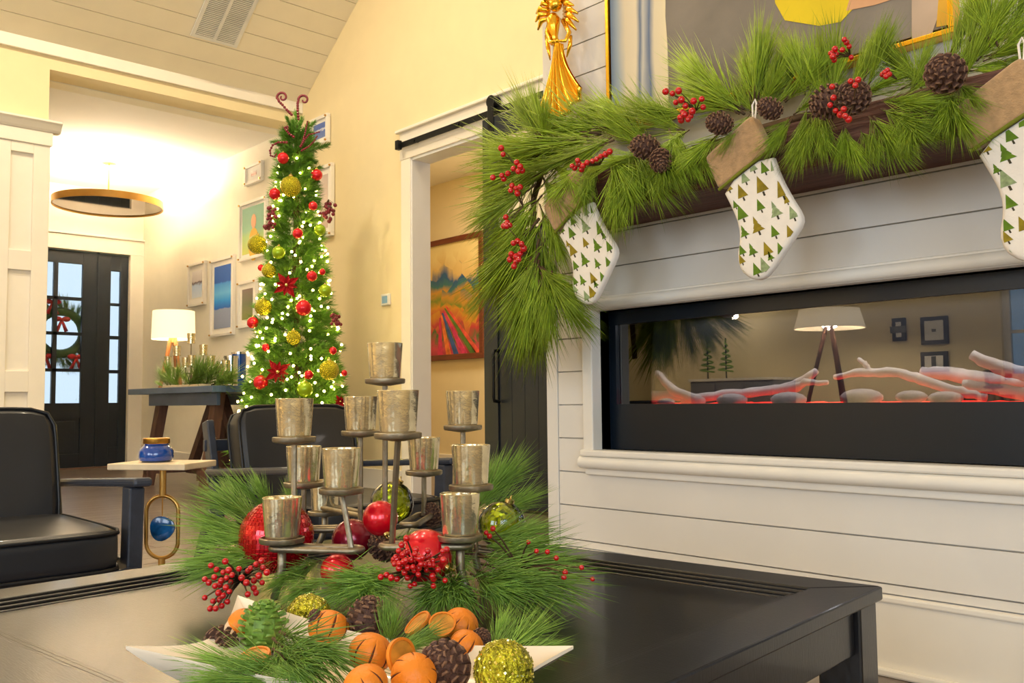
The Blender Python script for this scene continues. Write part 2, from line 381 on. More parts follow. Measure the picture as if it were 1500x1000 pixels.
# vaulted ceiling: single planks on the visible slope
ce = struct('ceiling', (-5, 0, 4))
XRG = -2.4
def slope_box(x0, x1, y0, y1, t0, t1):
    n = Vector((-0.727, 0, 1)).normalized()
    P = [Vector((x, y, slope(x))) for x, y in ((x0, y0), (x1, y0), (x1, y1), (x0, y1))]
    b = MB(); b.add([p + n * t0 for p in P] + [p + n * t1 for p in P], [(3, 2, 1, 0), (4, 5, 6, 7), (0, 1, 5, 4), (1, 2, 6, 5), (2, 3, 7, 6), (3, 0, 4, 7)]); return b
slope_box(XH - 0.3, XRG, YK, YB + .1, 0.016, 0.1).build('ceiling_deck', M['ceil'], ce)
pw = 0.1455; x = XH + 0.02; k = 0
while x < XRG:
    slope_box(x + 0.0022, min(x + pw, XRG) - 0.0022, YK, YB, 0, 0.018).build('plank', M['ceil'], ce); x += pw
b = MB(); zr = slope(XRG)
b.add([(XRG, YK, zr), (XRG, YB, zr), (XR + .1, YB, 3.3), (XR + .1, YK, 3.3), (XRG, YK, zr + .1), (XRG, YB, zr + .1), (XR + .1, YB, 3.4), (XR + .1, YK, 3.4)],
      [(0, 1, 2, 3), (7, 6, 5, 4), (0, 4, 5, 1), (1, 5, 6, 2), (2, 6, 7, 3), (3, 7, 4, 0)])
b.build('far_slope', M['ceil'], ce)
# cornice board under the slope on the header wall
tr = struct('trim_1', (XH, 1, 3.3))
boxo('cornice_board', M['white'], (XH, YK, 3.29), (XH + 0.03, YB, 3.40), tr, bevel=0.004)

# panelled pilaster beside the opening
pil = struct('trim_2', (XH, 1.4, 0))
py0, py1 = YO - 0.62, YO + 0.006
boxo('back_board', M['white'], (XH, py0 - .6, 0), (XH + 0.018, py1, 2.60), pil)
yc = lambda px: ox(px, 450, XH + 0.04).y
boxo('stile', M['white'], (XH + .018, yc(44), 0), (XH + .042, py1, 2.60), pil, bevel=.003)
boxo('stile', M['white'], (XH + .018, yc(10) - .14, 0), (XH + .042, yc(10), 2.60), pil, bevel=.003)
boxo('stile', M['white'], (XH + .018, yc(10) - .9, 0), (XH + .042, yc(10) - .34, 2.60), pil, bevel=.003)
zc = lambda py: ox(30, py, XH + 0.04).z
for za, zb in ((zc(395), zc(366)), (zc(574), zc(543)), (zc(222), 2.60), (0, 0.16)):
    boxo('rail', M['white'], (XH + .018, yc(10), za), (XH + .042, yc(44), zb), pil, bevel=.003)
    boxo('rail', M['white'], (XH + .018, yc(10) - .34, za), (XH + .042, yc(10) - .14, zb), pil, bevel=.003)
boxo('frieze_board', M['white'], (XH, py0 - .6, 2.60), (XH + .055, py1 + .012, 2.70), pil, bevel=.004)
cr = MB(); cr.prism([(XH, py0 - .6, 2.70), (XH + .06, py0 - .6, 2.70), (XH + .075, py0 - .6, 2.715), (XH + .10, py0 - .6, 2.75), (XH + .115, py0 - .6, 2.762), (XH + .115, py0 - .6, 2.776), (XH, py0 - .6, 2.776)], (0, py1 - py0 + .66, 0))
cr.build('crown', M['white'], pil)

# chimney breast with single shiplap boards
ch = struct('wall_chimney', (-1.5, YF, 0))
XCR = 0.9
FX0 = oy(893, 560, YF + .06).x; FX1 = XCR - 0.35
FZ1, FZ0 = oy(893, 457, YF + .06).z, oy(895, 657, YF + .06).z
holes_wall(1, YF + 0.016, YF + 0.10, XCH, XCR, 0, 6.8, [(FX0, FX1, FZ0, FZ1)]).build('chimney_core', M['ship'], ch)
boxo('chimney_side', M['ship'], (XCH, YF + .1, 0), (XCH + .05, YB, 6.8), ch)
boxo('corner_board', M['ship'], (XCH, YF - .004, 0), (XCH + .053, YF + .016, 6.0), ch, bevel=.002)
sp = 0.1152; zz = [0.20, 0.226] + [0.226 + sp * k for k in range(1, 40)]
OC = FX0 - 0.045          # outer edge of the fireplace casing
for za, zb in zip(zz, zz[1:]):
    if zb > 4.6: break
    zm = (za + zb) / 2
    if FZ0 - .07 < zm < FZ1 + .02: spans = [(XCH + .055, OC - .002), (FX1 + .05, XCR)]
    else: spans = [(XCH + .055, XCR)]
    for xa, xb in spans: boxo('shiplap_board', M['ship'], (xa, YF, za + .0022), (xb, YF + .016, zb - .0022), ch)
bb = struct('baseboard_chimney', (-1.5, YF, 0))
boxo('board', M['white'], (XCH - .01, YF - .018, 0), (XCR, YF, 0.19), bb, bevel=.003)
boxo('cap_moulding', M['white'], (XCH - .014, YF - .024, 0.182), (XCR, YF, 0.20), bb, bevel=.005)
boxo('shoe_moulding', M['white'], (XCH - .02, YF - .034, 0), (XCR, YF - .018, 0.022), bb, bevel=.006)
# moulded surround of the fire opening
su = struct('trim_3', ((FX0 + FX1) / 2, YF, FZ0))
boxo('side_casing', M['white'], (OC, YF - .03, FZ0 - .03), (FX0, YF + .065, FZ1 + .02), su, bevel=.004)
boxo('side_casing', M['white'], (FX1, YF - .03, FZ0 - .03), (FX1 + .045, YF + .065, FZ1 + .02), su, bevel=.004)
boxo('top_casing', M['white'], (OC, YF - .026, FZ1), (FX1 + .045, YF + .065, FZ1 + .045), su, bevel=.004)
tb = MB(); tb.tube([(OC - .006, YF - .022, FZ1 + .020), (FX1 + .05, YF - .022, FZ1 + .020)], .019, 12); tb.build('top_bead', M['white'], su, smooth=True)
boxo('sill', M['white'], (OC - .006, YF - .045, FZ0 - .022), (FX1 + .05, YF + .065, FZ0), su, bevel=.006)
tb = MB(); tb.tube([(OC - .012, YF - .026, FZ0 - .042), (FX1 + .05, YF - .026, FZ0 - .042)], .021, 12); tb.build('sill_bead', M['white'], su, smooth=True)
boxo('sill_apron', M['white'], (OC - .006, YF - .016, FZ0 - .085), (FX1 + .05, YF + .01, FZ0 - .06), su, bevel=.004)

# doorway trim and the room behind
d2 = struct('trim_4', (DX0, YB, 0))
boxo('jamb', M['jamb'], (DX0 - .012, YB - .01, 0), (DX0 + .008, YB + .16, DZ), d2)
boxo('jamb', M['jamb'], (DX1 - .008, YB - .01, 0), (DX1 + .012, YB + .16, DZ), d2)
boxo('head_jamb', M['jamb'], (DX0, YB - .01, DZ - .02), (DX1, YB + .16, DZ), d2)
boxo('casing', M['white'], (DX0 - .125, YB - .02, 0), (DX0 - .008, YB, DZ), d2, bevel=.004)
boxo('casing', M['white'], (DX1 + .008, YB - .02, 0), (DX1 + .125, YB, DZ), d2, bevel=.004)
boxo('head_casing', M['white'], (DX0 - .135, YB - .024, DZ), (-2.4, YB, DZ + .21), d2, bevel=.004)
boxo('head_cap', M['white'], (DX0 - .165, YB - .05, DZ + .21), (-2.4, YB, DZ + .235), d2, bevel=.006)
YR = 5.75
tag(boxo('wall_study', M['wall'], (-8.2, YR, 0), (-2.6, YR + .1, 3.0)), kind='structure')
tag(boxo('wall_study_end', M['wall'], (-8.3, YB + .15, 0), (-8.2, YR, 3.0)), kind='structure')
tag(boxo('wall_study_near', M['wall'], (-2.7, YB + .15, 0), (-2.6, YR, 3.0)), kind='structure')
tag(boxo('ceiling_study', M['ceilw'], (-8.3, YB + .15, 2.95), (-2.6, YR + .1, 3.0)), kind='structure')
tag(boxo('baseboard_study', M['white'], (-8.2, YR - .02, 0), (-2.7, YR, .18), bevel=.003), kind='structure')
tag(boxo('baseboard_side', M['white'], (XH, YB - .02, 0), (DX0 - .13, YB, .19), bevel=.003), kind='structure')
tag(boxo('baseboard_gallery', M['white'], (XFD, YB - .026, 0), (XH, YB - .006, .19), bevel=.003), kind='structure')
area_light('study_ceiling_light', (-5.6, 4.9, 2.93), (-5.6, 4.9, 0), .5, .5, 40, WARM)

# front door with eight lites, sidelight, casing
dz = lambda py: ox(130, py, XFD).z
dy = lambda px: ox(px, 480, XFD - .05).y
rows = [(387, 436), (440.5, 487), (491.5, 540), (544.5, 590)]
fd = struct('door_1', (XFD - .05, (yD0 + yD1) / 2, 0), 'navy black front door with eight small glass lites')
XA, XB = XFD - .08, XFD - .035
cols = [(dy(119) - 2 * (dy(119) - dy(83)) - .045, dy(83) - .045), (dy(83), dy(119))]
boxo('stile', M['dark'], (XA, cols[1][1], 0), (XB, yD1 - .004, zD - .01), fd, bevel=.003)
boxo('stile', M['dark'], (XA, yD0, 0), (XB, cols[0][0], zD - .01), fd, bevel=.003)
ya, yb = cols[0][0], cols[1][1]
boxo('top_rail', M['dark'], (XA, ya, dz(rows[0][0])), (XB, yb, zD - .01), fd)
boxo('lock_rail', M['dark'], (XA, ya, dz(612)), (XB, yb, dz(590)), fd)
boxo('bottom_rail', M['dark'], (XA, ya, 0.01), (XB, yb, dz(664)), fd)
boxo('muntin', M['dark'], (XA, cols[0][1], dz(590)), (XB, cols[1][0], dz(387)), fd)
for r0, r1 in zip(rows, rows[1:]): boxo('muntin', M['dark'], (XA, ya, dz(r1[0])), (XB, yb, dz(r0[1])), fd)
boxo('panel', M['dark'], (XA + .015, ya, dz(664)), (XB - .014, yb, dz(612)), fd)
pn = boxo('panel', M['dark'], (XA + .01, ya + .05, dz(660) ), (XB - .004, yb - .05, dz(616)), fd, bevel=.004)
for c in cols:
    for r in rows: boxo('pane', M['rain'], (XA + .018, c[0], dz(r[1])), (XA + .024, c[1], dz(r[0])), fd)
w1 = struct('window_1', (XFD - .05, (yS0 + yS1) / 2, 0), 'narrow navy black sidelight of four panes beside the front door')
s0, s1 = dy(160.5), dy(174.5); srow = [(393, 441), (445, 490), (495, 541), (546, 590)]
boxo('stile', M['dark'], (XA, yS0, 0), (XB, s0, zD - .01), w1, bevel=.003)
boxo('stile', M['dark'], (XA, s1, 0), (XB, yS1, zD - .01), w1, bevel=.003)
boxo('top_rail', M['dark'], (XA, s0, dz(393)), (XB, s1, zD - .01), w1)
boxo('lock_rail', M['dark'], (XA, s0, dz(615)), (XB, s1, dz(590)), w1)
boxo('bottom_rail', M['dark'], (XA, s0, .01), (XB, s1, dz(656)), w1)
boxo('panel', M['dark'], (XA + .015, s0, dz(656)), (XB - .014, s1, dz(615)), w1)
for r0, r1 in zip(srow, srow[1:]): boxo('muntin', M['dark'], (XA, s0, dz(r1[0])), (XB, s1, dz(r0[1])), w1)
for r in srow: boxo('pane', M['rain'], (XA + .018, s0, dz(r[1])), (XA + .024, s1, dz(r[0])), w1)
boxo('mullion_post', M['dark'], (XA - .02, yD1 - .004, 0), (XB + .004, yS0 + .001, zD), w1, bevel=.002)
t5 = struct('trim_5', (XFD, yS1, 0))
boxo('side_casing', M['white'], (XFD, yS1, 0), (XFD + .025, yS1 + .20, zD), t5, bevel=.004)
boxo('head_casing', M['white'], (XFD, yD0 - .2, zD), (XFD + .025, yS1 + .20, zD + .17), t5, bevel=.004)
boxo('head_cap', M['white'], (XFD, yD0 - .22, zD + .17), (XFD + .05, yS1 + .22, zD + .195), t5, bevel=.006)
boxo('threshold', M['trunkw'], (XFD - .16, yD0, -.02), (XFD + .02, yS1, .012), t5, bevel=.004)
# porch and lawn outside
tag(boxo('porch_floor', M['brickp'], (-13.2, -1, -.14), (XFD - .16, 8, -.06)), kind='structure')
tag(boxo('lawn', M['grass'], (-40, -20, -.3), (-13.2, 25, -.2)), kind='structure')

# recessed can lights in the vault
def can(x, y, wt, where):
    z = slope(x); n = Vector((0.727, 0, -1)).normalized()
    t = thing('recessed_light', 'round recessed ceiling light in the vault, ' + where, 'ceiling light', (x, y, z), 'recessed lights of the vault')
    mt = n.to_track_quat('Z', 'Y').to_matrix()
    MB().lathe([(.075, -.002), (.085, .004), (.06, .006), (.055, -.004)], 20, (x, y, z), mt).build('trim_ring', M['plastic'], t, smooth=True)
    MB().lathe([(.056, -.001), (.056, .002)], 20, (x, y, z), mt).build('lens', M['led'], t)
    area_light('can_light', Vector((x, y, z)) + n * .015, Vector((x, y, z)) + n * .2 + Vector((0, 0, -1)), .12, .12, wt, WARM)
for x, y, wh in ((-5.6, -1.0, 'low on the slope away from the tree'), (-5.6, 1.8, 'low on the slope near the tree'), (-4.0, 0.2, 'mid slope behind the left armchair'), (-4.0, 2.6, 'mid slope near the barn door'), (-2.9, -1.6, 'high on the slope at the back'), (-2.9, 1.2, 'high on the slope above the armchairs')): can(x, y, 50, wh)

# ================================================================== FURNITURE AND FIXTURES
# ---- coffee table
TZ = 0.40; th = math.radians(6.0)
TC = Vector((-0.682, 1.434, 0)); TU = Vector((math.cos(th), math.sin(th), 0)); TV = Vector((-math.sin(th), math.cos(th), 0)); TL = 1.115
def tp(u, v, z): return TC - TU * u - TV * v + Vector((0, 0, z))      # u, v measured from the far right corner
ct = thing('coffee_table', 'large square black wooden coffee table with recessed top, in front of the fireplace', 'table', tp(TL / 2, TL / 2, 0))
def tbox(u0, u1, v0, v1, z0, z1):
    b = MB(); b.add([tp(u0, v0, z0), tp(u1, v0, z0), tp(u1, v1, z0), tp(u0, v1, z0), tp(u0, v0, z1), tp(u1, v0, z1), tp(u1, v1, z1), tp(u0, v1, z1)],
        [(3, 2, 1, 0), (4, 5, 6, 7), (0, 1, 5, 4), (1, 2, 6, 5), (2, 3, 7, 6), (3, 0, 4, 7)]); return b
B = 0.085
def mitre(k):
    a, c = (0, 0), (TL, TL)
    P = [[(0, 0), (TL, 0), (TL - B, B), (B, B)], [(TL, 0), (TL, TL), (TL - B, TL - B), (TL - B, B)], [(TL, TL), (0, TL), (B, TL - B), (TL - B, TL - B)], [(0, TL), (0, 0), (B, B), (B, TL - B)]][k]
    b = MB(); b.prism([tp(u, v, TZ - .022) for u, v in P], (0, 0, .022)); return b
for k in range(4): mitre(k).build('border_board', M['tablew'], ct, bevel=.003)
for j, (q, h) in enumerate(((B, -.004), (B + .013, -.008), (B + .026, -.012))):       # stepped reeds round the recess
    e = TL - q
    for lo, hi in (((q, q), (e, q + .011)), ((q, e - .011), (e, e)), ((q, q + .011), (q + .011, e - .011)), ((e - .011, q + .011), (e, e - .011))):
        tbox(lo[0], hi[0], lo[1], hi[1], TZ - .024, TZ + h).build('reed', M['tablew'], ct, bevel=.003)
tbox(B, TL - B, B, TL - B, TZ - .03, TZ - .014).build('top_panel', M['tablew'], ct)
for u, v in ((.008, .008), (TL - .078, .008), (.008, TL - .078), (TL - .078, TL - .078)):
    tbox(u, u + .07, v, v + .07, 0, TZ - .022).build('leg', M['tablew'], ct, bevel=.004)
for lo, hi in (((.078, .018), (TL - .078, .04)), ((.078, TL - .04), (TL - .078, TL - .018)), ((.018, .078), (.04, TL - .078)), ((TL - .04, .078), (TL - .018, TL - .078))):
    tbox(lo[0], hi[0], lo[1], hi[1], TZ - .095, TZ - .022).build('apron', M['tablew'], ct, bevel=.002)

# ---- armchairs (both face +x); local frame: x forward, y across, z up, origin at floor below the front of the seat middle
def cushion(c, half, k=6.0, n=9, rot=None):
    b = MB(); c = Vector(c)
    for ax in range(3):
        for sg in (-1, 1):
            vs = []
            for i in range(n + 1):
                for j in range(n + 1):
                    p = [0, 0, 0]; p[ax] = sg; p[(ax + 1) % 3] = 2 * i / n - 1; p[(ax + 2) % 3] = 2 * j / n - 1
                    l = sum(abs(q) ** k for q in p) ** (1 / k)
                    v = Vector((p[0] / l * half[0], p[1] / l * half[1], p[2] / l * half[2]))
                    vs.append(c + (rot @ v if rot else v))
            b.add(vs, [(i * (n + 1) + j, (i + 1) * (n + 1) + j, (i + 1) * (n + 1) + j + 1, i * (n + 1) + j + 1) for i in range(n) for j in range(n)])
    return b
def sup_loop(c, ax, half, off, k=8.0, n=40, rot=None):
    pts = []
    for i in range(n):
        a = 2 * math.pi * i / n; ca, sa = math.cos(a), math.sin(a); l = (abs(ca) ** k + abs(sa) ** k) ** (1 / k)
        p = [0, 0, 0]; p[ax] = off; p[(ax + 1) % 3] = ca / l * half[(ax + 1) % 3]; p[(ax + 2) % 3] = sa / l * half[(ax + 2) % 3]
        v = Vector(p); pts.append(Vector(c) + (rot @ v if rot else v))
    return pts
def weld(b):
    return b
def armchair(loc, label):
    t = thing('armchair', label, 'armchair', loc); L = Vector(loc)
    W = 0.315     # half width to arm centre
    rb = Matrix.Rotation(math.radians(-14), 3, 'Y')
    sc = L + Vector((-.33, 0, .295))
    s = cushion(sc, (.335, .28, .065), 7).build('seat_cushion', M['leather'], t, smooth='all')
    for o_ in (.05, -.05): MB().tube(sup_loop(sc, 2, (.333, .278, .065), o_), .006, 6, True).build('piping', M['pipe'], s, smooth='all')
    bc = L + Vector((-.625, 0, .485))
    bk = cushion(bc, (.062, .258, .205), 7, rot=rb).build('back_cushion', M['leather'], t, smooth='all')
    for o_ in (.046, -.046): MB().tube(sup_loop(bc, 0, (.062, .256, .203), o_, rot=rb), .006, 6, True).build('piping', M['pipe'], bk, smooth='all')
    for sgn in (-1, 1):
        y = sgn * W
        MB().bar(L + Vector((-.72, y, .440)), L + Vector((.0, y, .482)), .055, .026).build('armrest', M['chairw'], t, bevel=.009)
        MB().bar(L + Vector((-.095, y, 0)), L + Vector((-.075, y, .466)), .045, .06, (1, 0, 0)).build('leg', M['chairw'], t, bevel=.006)
        MB().bar(L + Vector((-.86, y, 0)), L + Vector((-.70, y, .30)), .035, .05, (1, 0, 0)).build('leg', M['chairw'], t, bevel=.006)
        MB().bar(L + Vector((-.69, y * .93, .24)), L + Vector((-.80, y * .93, .635)), .032, .05, (1, 0, 0)).build('back_post', M['chairw'], t, bevel=.006)
        MB().bar(L + Vector((-.70, y, .215)), L + Vector((-.06, y, .235)), .03, .05).build('side_rail', M['chairw'], t, bevel=.004)
    MB().bar(L + Vector((-.03, -W, .215)), L + Vector((-.03, W, .215)), .028, .05).build('front_rail', M['chairw'], t, bevel=.004)
    for z, xx in ((.30, -.715), (.42, -.75), (.54, -.785)):
        MB().bar(L + Vector((xx, -W, z)), L + Vector((xx, W, z)), .018, .045).build('back_slat', M['chairw'], t, bevel=.003)
    return t
armchair((-2.62, 0.68, 0), 'black leather armchair at the left edge of the photo, partly cut off')
armchair((-2.65, 1.85, 0), 'black leather armchair in front of the Christmas tree, behind the candle holder')

# ---- drink table between the chairs
c = oz(240, 677, .50); px_, py_ = -2.97, 1.19
dt = thing('drink_table', 'small brass drink table with pale stone top and blue agate disc', 'side table', (px_, py_, 0))
e1 = Vector((.80, .6, 0)).normalized(); e2 = Vector((-e1.y, e1.x, 0)); O = Vector((px_, py_, 0))
q = [O + e1 * (.135 * sx) + e2 * (.10 * sy) + Vector((0, 0, .495)) for sx, sy in ((-1, -1), (1, -1), (1, 1), (-1, 1))]
MB().prism(q, (0, 0, .02)).build('stone_top', M['stone'], dt, bevel=.003)
MB().lathe([(.11, 0), (.11, .012), (.03, .02), (.012, .03)], 28, O).build('base', M['brass'], dt, smooth=True)
cr_ = CR.copy(); cr_.z = 0; cr_.normalize()
MB().tube([O + Vector((0, 0, .02)), O + Vector((0, 0, .205))], .011, 10).build('lower_stem', M['brass'], dt, smooth=True)
MB().tube([O + Vector((0, 0, .405)), O + Vector((0, 0, .495))], .011, 10).build('upper_stem', M['brass'], dt, smooth=True)
loop = []
for i in range(48):
    a = 2 * math.pi * i / 48; u_, v_ = math.cos(a), math.sin(a)
    loop.append(O + cr_ * (.052 * u_) + Vector((0, 0, .305 + .052 * v_ + (.048 if v_ > 0 else -.048))))
MB().tube(loop, .0065, 8, True).build('oval_ring', M['brass'], dt, smooth='all')
nq = (-CF).copy(); nq.z = 0; nq.normalize(); mt = nq.to_track_quat('Z', 'Y').to_matrix()
ag = MB().lathe([(.033, -.006), (.040, -.003), (.040, .003), (.033, .006)], 24, O + Vector((0, 0, .30)), mt, fr=lambda a, z: 1 + .05 * math.sin(3 * a + 1)).build('agate_disc', M['agate'], dt, smooth=True)
MB().tube([O + Vector((0, 0, .34)), O + Vector((0, 0, .405))], .002, 6).build('hanger', M['brass'], ag)
# jar on it
jo = O + Vector((-.02, -.015, .515))
jr = thing('candle_jar', 'cobalt blue glass candle jar with gold lid on the drink table', 'jar', jo)
MB().lathe([(.040, 0), (.052, .006), (.055, .018), (.054, .036), (.044, .050), (.037, .056), (.037, .062)], 28, jo, fr=lambda a, z: 1 + .006 * math.cos(14 * a)).build('glass_body', M['bluejar'], jr, smooth=True)
MB().lathe([(.041, .060), (.042, .062), (.042, .076), (.040, .078)], 28, jo, fr=lambda a, z: 1 + .01 * math.cos(40 * a)).build('lid', M['lid'], jr, smooth=True)

# ---- trestle console in the hall
CX0, CX1, CY0, CY1, CZ = oy(197, 575, 3.08).x, -6.62, 3.02, 3.93, .845
cn = thing('trestle_table', 'trestle table with slate blue top and brown wooden legs, in the entrance hall', 'table', ((CX0 + CX1) / 2, (CY0 + CY1) / 2, 0))
for k in range(5):
    a0 = CY0 + (CY1 - CY0) * k / 5; a1 = CY0 + (CY1 - CY0) * (k + 1) / 5
    boxo('top_plank', M['bluetop'], (CX0, a0 + .001, CZ - .05), (CX1, a1 - .001, CZ), cn, bevel=.004)
boxo('apron', M['bluetop'], (CX0 + .18, CY0 + .12, CZ - .15), (CX1 - .18, CY0 + .15, CZ - .05), cn, bevel=.003)
boxo('apron', M['bluetop'], (CX0 + .18, CY1 - .15, CZ - .15), (CX1 - .18, CY1 - .12, CZ - .05), cn, bevel=.003)
for lx, sg in ((CX0 + .32, 1), (CX1 - .32, -1)):
    for yy, dy_ in ((CY0 + .2, -.12), (CY1 - .2, .12)):
        MB().bar((lx - .03 * sg, yy + dy_, 0), (lx, yy, CZ - .05), .095, .08, (0, 1, 0)).build('leg', M['trunkw'], cn, bevel=.004)
    boxo('foot_beam', M['trunkw'], (lx - .06, CY0 + .05, .10), (lx + .02, CY1 - .05, .18), cn, bevel=.004)
ym = (CY0 + CY1) / 2; xm = (CX0 + CX1) / 2
boxo('stretcher', M['trunkw'], (CX0 + .3, ym - .04, .09), (CX1 - .3, ym + .04, .17), cn, bevel=.004)
MB().bar((xm, ym, .17), (xm, ym, CZ - .05), .09, .08, (0, 1, 0)).build('centre_post', M['trunkw'], cn, bevel=.004)
for sg in (-1, 1): MB().bar((xm + sg * .52, ym, .15), (xm + sg * .06, ym, CZ - .08), .075, .075, (0, 1, 0)).build('diagonal_brace', M['trunkw'], cn, bevel=.004)

# ---- table lamp on the console
lp = oy(253, 565, 3.34); lp.z = CZ
lm = thing('table_lamp', 'lit table lamp with white drum shade on the trestle table', 'lamp', lp)
zs0, zs1 = oy(253, 497, 3.34).z, oy(253, 456, 3.34).z
b = MB(); rsh = .19
b.lathe([(rsh, zs0), (rsh - .008, zs1), (rsh - .012, zs1), (rsh - .004, zs0), (rsh, zs0)], 36, (lp.x, lp.y, 0)); b.build('shade', M['shade'], lm, smooth=True)
for a in (0.3, 2.4, 4.5):
    MB().tube([lp + Vector((.11 * math.cos(a), .11 * math.sin(a), 0)), Vector((lp.x, lp.y, zs0 + .02)) + Vector((.02 * math.cos(a), .02 * math.sin(a), 0))], [.016, .02], 10).build('tripod_leg', M['lampw'], lm, smooth=True)
MB().lathe([(.03, zs0 - .03), (.03, zs0 + .06), (.012, zs0 + .07), (.012, zs1 - .02)], 16, (lp.x, lp.y, 0)).build('socket_stem', M['brass'], lm, smooth=True)
MB().sphere((lp.x, lp.y, (zs0 + zs1) / 2 + .02), .035, 14).build('bulb', M['led'], lm, smooth='all')
point_light('table_lamp_light', (lp.x, lp.y, (zs0 + zs1) / 2 - .05), 12, WARM, .06)

# ---- pendant in the hall
pc = oz(160, 237, ZFC); pz = at(158, 301, (pc - CAM).dot(CF)).z
pd = thing('pendant_lamp', 'wide flat disc pendant with brass rim hanging in the entrance hall', 'pendant lamp', (pc.x, pc.y, pz))
PR = .525
MB().lathe([(PR, pz - .025), (PR, pz + .045), (PR - .012, pz + .045), (PR - .012, pz - .015), (PR - .004, pz - .025), (PR, pz - .025)], 72, (pc.x, pc.y, 0)).build('brass_rim', M['brass'], pd, smooth=True)
MB().lathe([(PR - .01, pz - .012), (PR - .01, pz - .004)], 72, (pc.x, pc.y, 0)).build('mirrored_disc', M['mirror'], pd, smooth=True)
MB().tube([(pc.x, pc.y, pz), (pc.x, pc.y, ZFC)], .008, 8).build('rod', M['brass'], pd, smooth=True)
MB().lathe([(.07, ZFC - .02), (.07, ZFC), ], 24, (pc.x, pc.y, 0)).build('canopy', M['brass'], pd, smooth=True)
MB().lathe([(.30, pz - .003), (.30, pz + .02), (.27, pz + .02), (.27, pz - .003)], 40, (pc.x, pc.y, 0)).build('light_ring', M['led'], pd, smooth=True)
ul = area_light('pendant_uplight', (pc.x, pc.y, pz + .06), (pc.x, pc.y, 10), .7, .7, 75, (1.0, .88, .70)); ul.data.shape = 'DISK'

# ---- gallery pictures on the side wall
def picture(name, label, cat, x0, x1, z0, z1, y, fw, fd_, fm, print_m, mat_w=0.0, parts=(), standoffs=False):
    t = thing(name, label, cat, ((x0 + x1) / 2, y, z0))
    for n_, lo, hi in (('frame_rail', (x0, z0), (x1, z0 + fw)), ('frame_rail', (x0, z1 - fw), (x1, z1)), ('frame_rail', (x0, z0 + fw), (x0 + fw, z1 - fw)), ('frame_rail', (x1 - fw, z0 + fw), (x1, z1 - fw))):
        boxo(n_, fm, (lo[0], y - fd_, lo[1]), (hi[0], y, hi[1]), t, bevel=min(.004, fw * .2))
    a, b_, c_, d_ = x0 + fw, x1 - fw, z0 + fw, z1 - fw
    if mat_w: boxo('mat_board', M['matb'], (a, y - fd_ * .45, c_), (b_, y - .002, d_), t)
    if mat_w: a, b_, c_, d_ = a + mat_w, b_ - mat_w, c_ + mat_w, d_ - mat_w
    boxo('print', print_m, (a, y - fd_ * .5 - .002, c_), (b_, y - .004, d_), t)
    if standoffs:
        for xx in (x0 + .02, x1 - .02):
            for zz_ in (z0 + .02, z1 - .02): MB().tube([(xx, y - fd_ - .012, zz_), (xx, y - fd_ + .002, zz_)], .009, 10).build('standoff', M['brass'], t, smooth=True)
    return t
YG = YB - .008
def rect(p0, p1, y): a, b_ = oy(*p0, y), oy(*p1, y); c_ = oy((p0[0] + p1[0]) / 2, p0[1], y); return a.x, b_.x, b_.z, a.z
def gal(label, p0, p1, stops, fw=.03, mw=0.05, **kw):
    x0, x1, z0, z1 = rect(p0, p1, YG)
    return picture('framed_picture', label, 'picture', x0, x1, z0, z1, YG, fw, .035, M['frame'], ramp_mat('picture_print', stops, **kw), mw, standoffs=True)
gal('small white framed print hanging highest on the entrance hall wall', (362, 245), (387, 264), [(0, (230, 214, 206)), (.35, (196, 140, 126)), (.6, (226, 200, 190)), (1, (240, 232, 224))], mw=.09)
gp = gal('white framed portrait print on green ground, left of the tree', (354, 300), (393, 374), [(0, (196, 200, 96)), (.35, (150, 180, 110)), (.5, (120, 164, 130)), (1, (98, 150, 124))], mw=.03, distort=.25)
gal('white framed print of a small dark figure on snow', (279, 388), (303, 446), [(0, (230, 240, 252)), (.45, (200, 220, 246)), (.56, (90, 60, 66)), (.64, (214, 204, 200)), (1, (240, 236, 232))], mw=.06, distort=.3)
gal('tall white framed print in bands of blue, right of the lamp', (312, 382), (345, 490), [(0, (150, 160, 186)), (.30, (158, 166, 190)), (.32, (30, 96, 190)), (.44, (44, 150, 226)), (.56, (110, 190, 240)), (.72, (70, 150, 226)), (.74, (40, 92, 178)), (1, (50, 100, 182))], mw=.05, distort=.06)
gal('narrow framed print half hidden by the left side of the tree', (352, 414), (378, 478), [(0, (150, 150, 80)), (.5, (120, 124, 92)), (1, (140, 120, 110))], mw=.05)
gal('blue framed print beside the top of the tree', (457, 178), (484, 208), [(0, (120, 140, 190)), (.45, (90, 116, 186)), (.55, (220, 224, 232)), (.7, (86, 112, 184)), (1, (96, 120, 190))], mw=.03, distort=.5)
gal('pale framed print behind the right side of the tree', (464, 248), (490, 345), [(0, (214, 190, 176)), (.5, (226, 206, 190)), (1, (206, 190, 180))], mw=.05)
# figure in the portrait: bust and head painted on the print
pcx, pcz = gp.location.x, gp.location.z; b = MB(); yq = YG - .0215
def disc(cx, cz, rx, rz, y, n=18): return [(cx + rx * math.cos(2 * math.pi * k / n), y, cz + rz * math.sin(2 * math.pi * k / n)) for k in range(n)]
b.prism(disc(pcx + .02, pcz + .14, .10, .16, yq), (0, .002, 0)); b.build('painted_dress', mat('portrait_dress_paint', (214, 170, 60), .7), gp)
b = MB(); b.prism(disc(pcx + .02, pcz + .36, .05, .07, yq - .0005), (0, .002, 0)); b.build('painted_face', mat('portrait_skin_paint', (214, 160, 120), .7), gp)

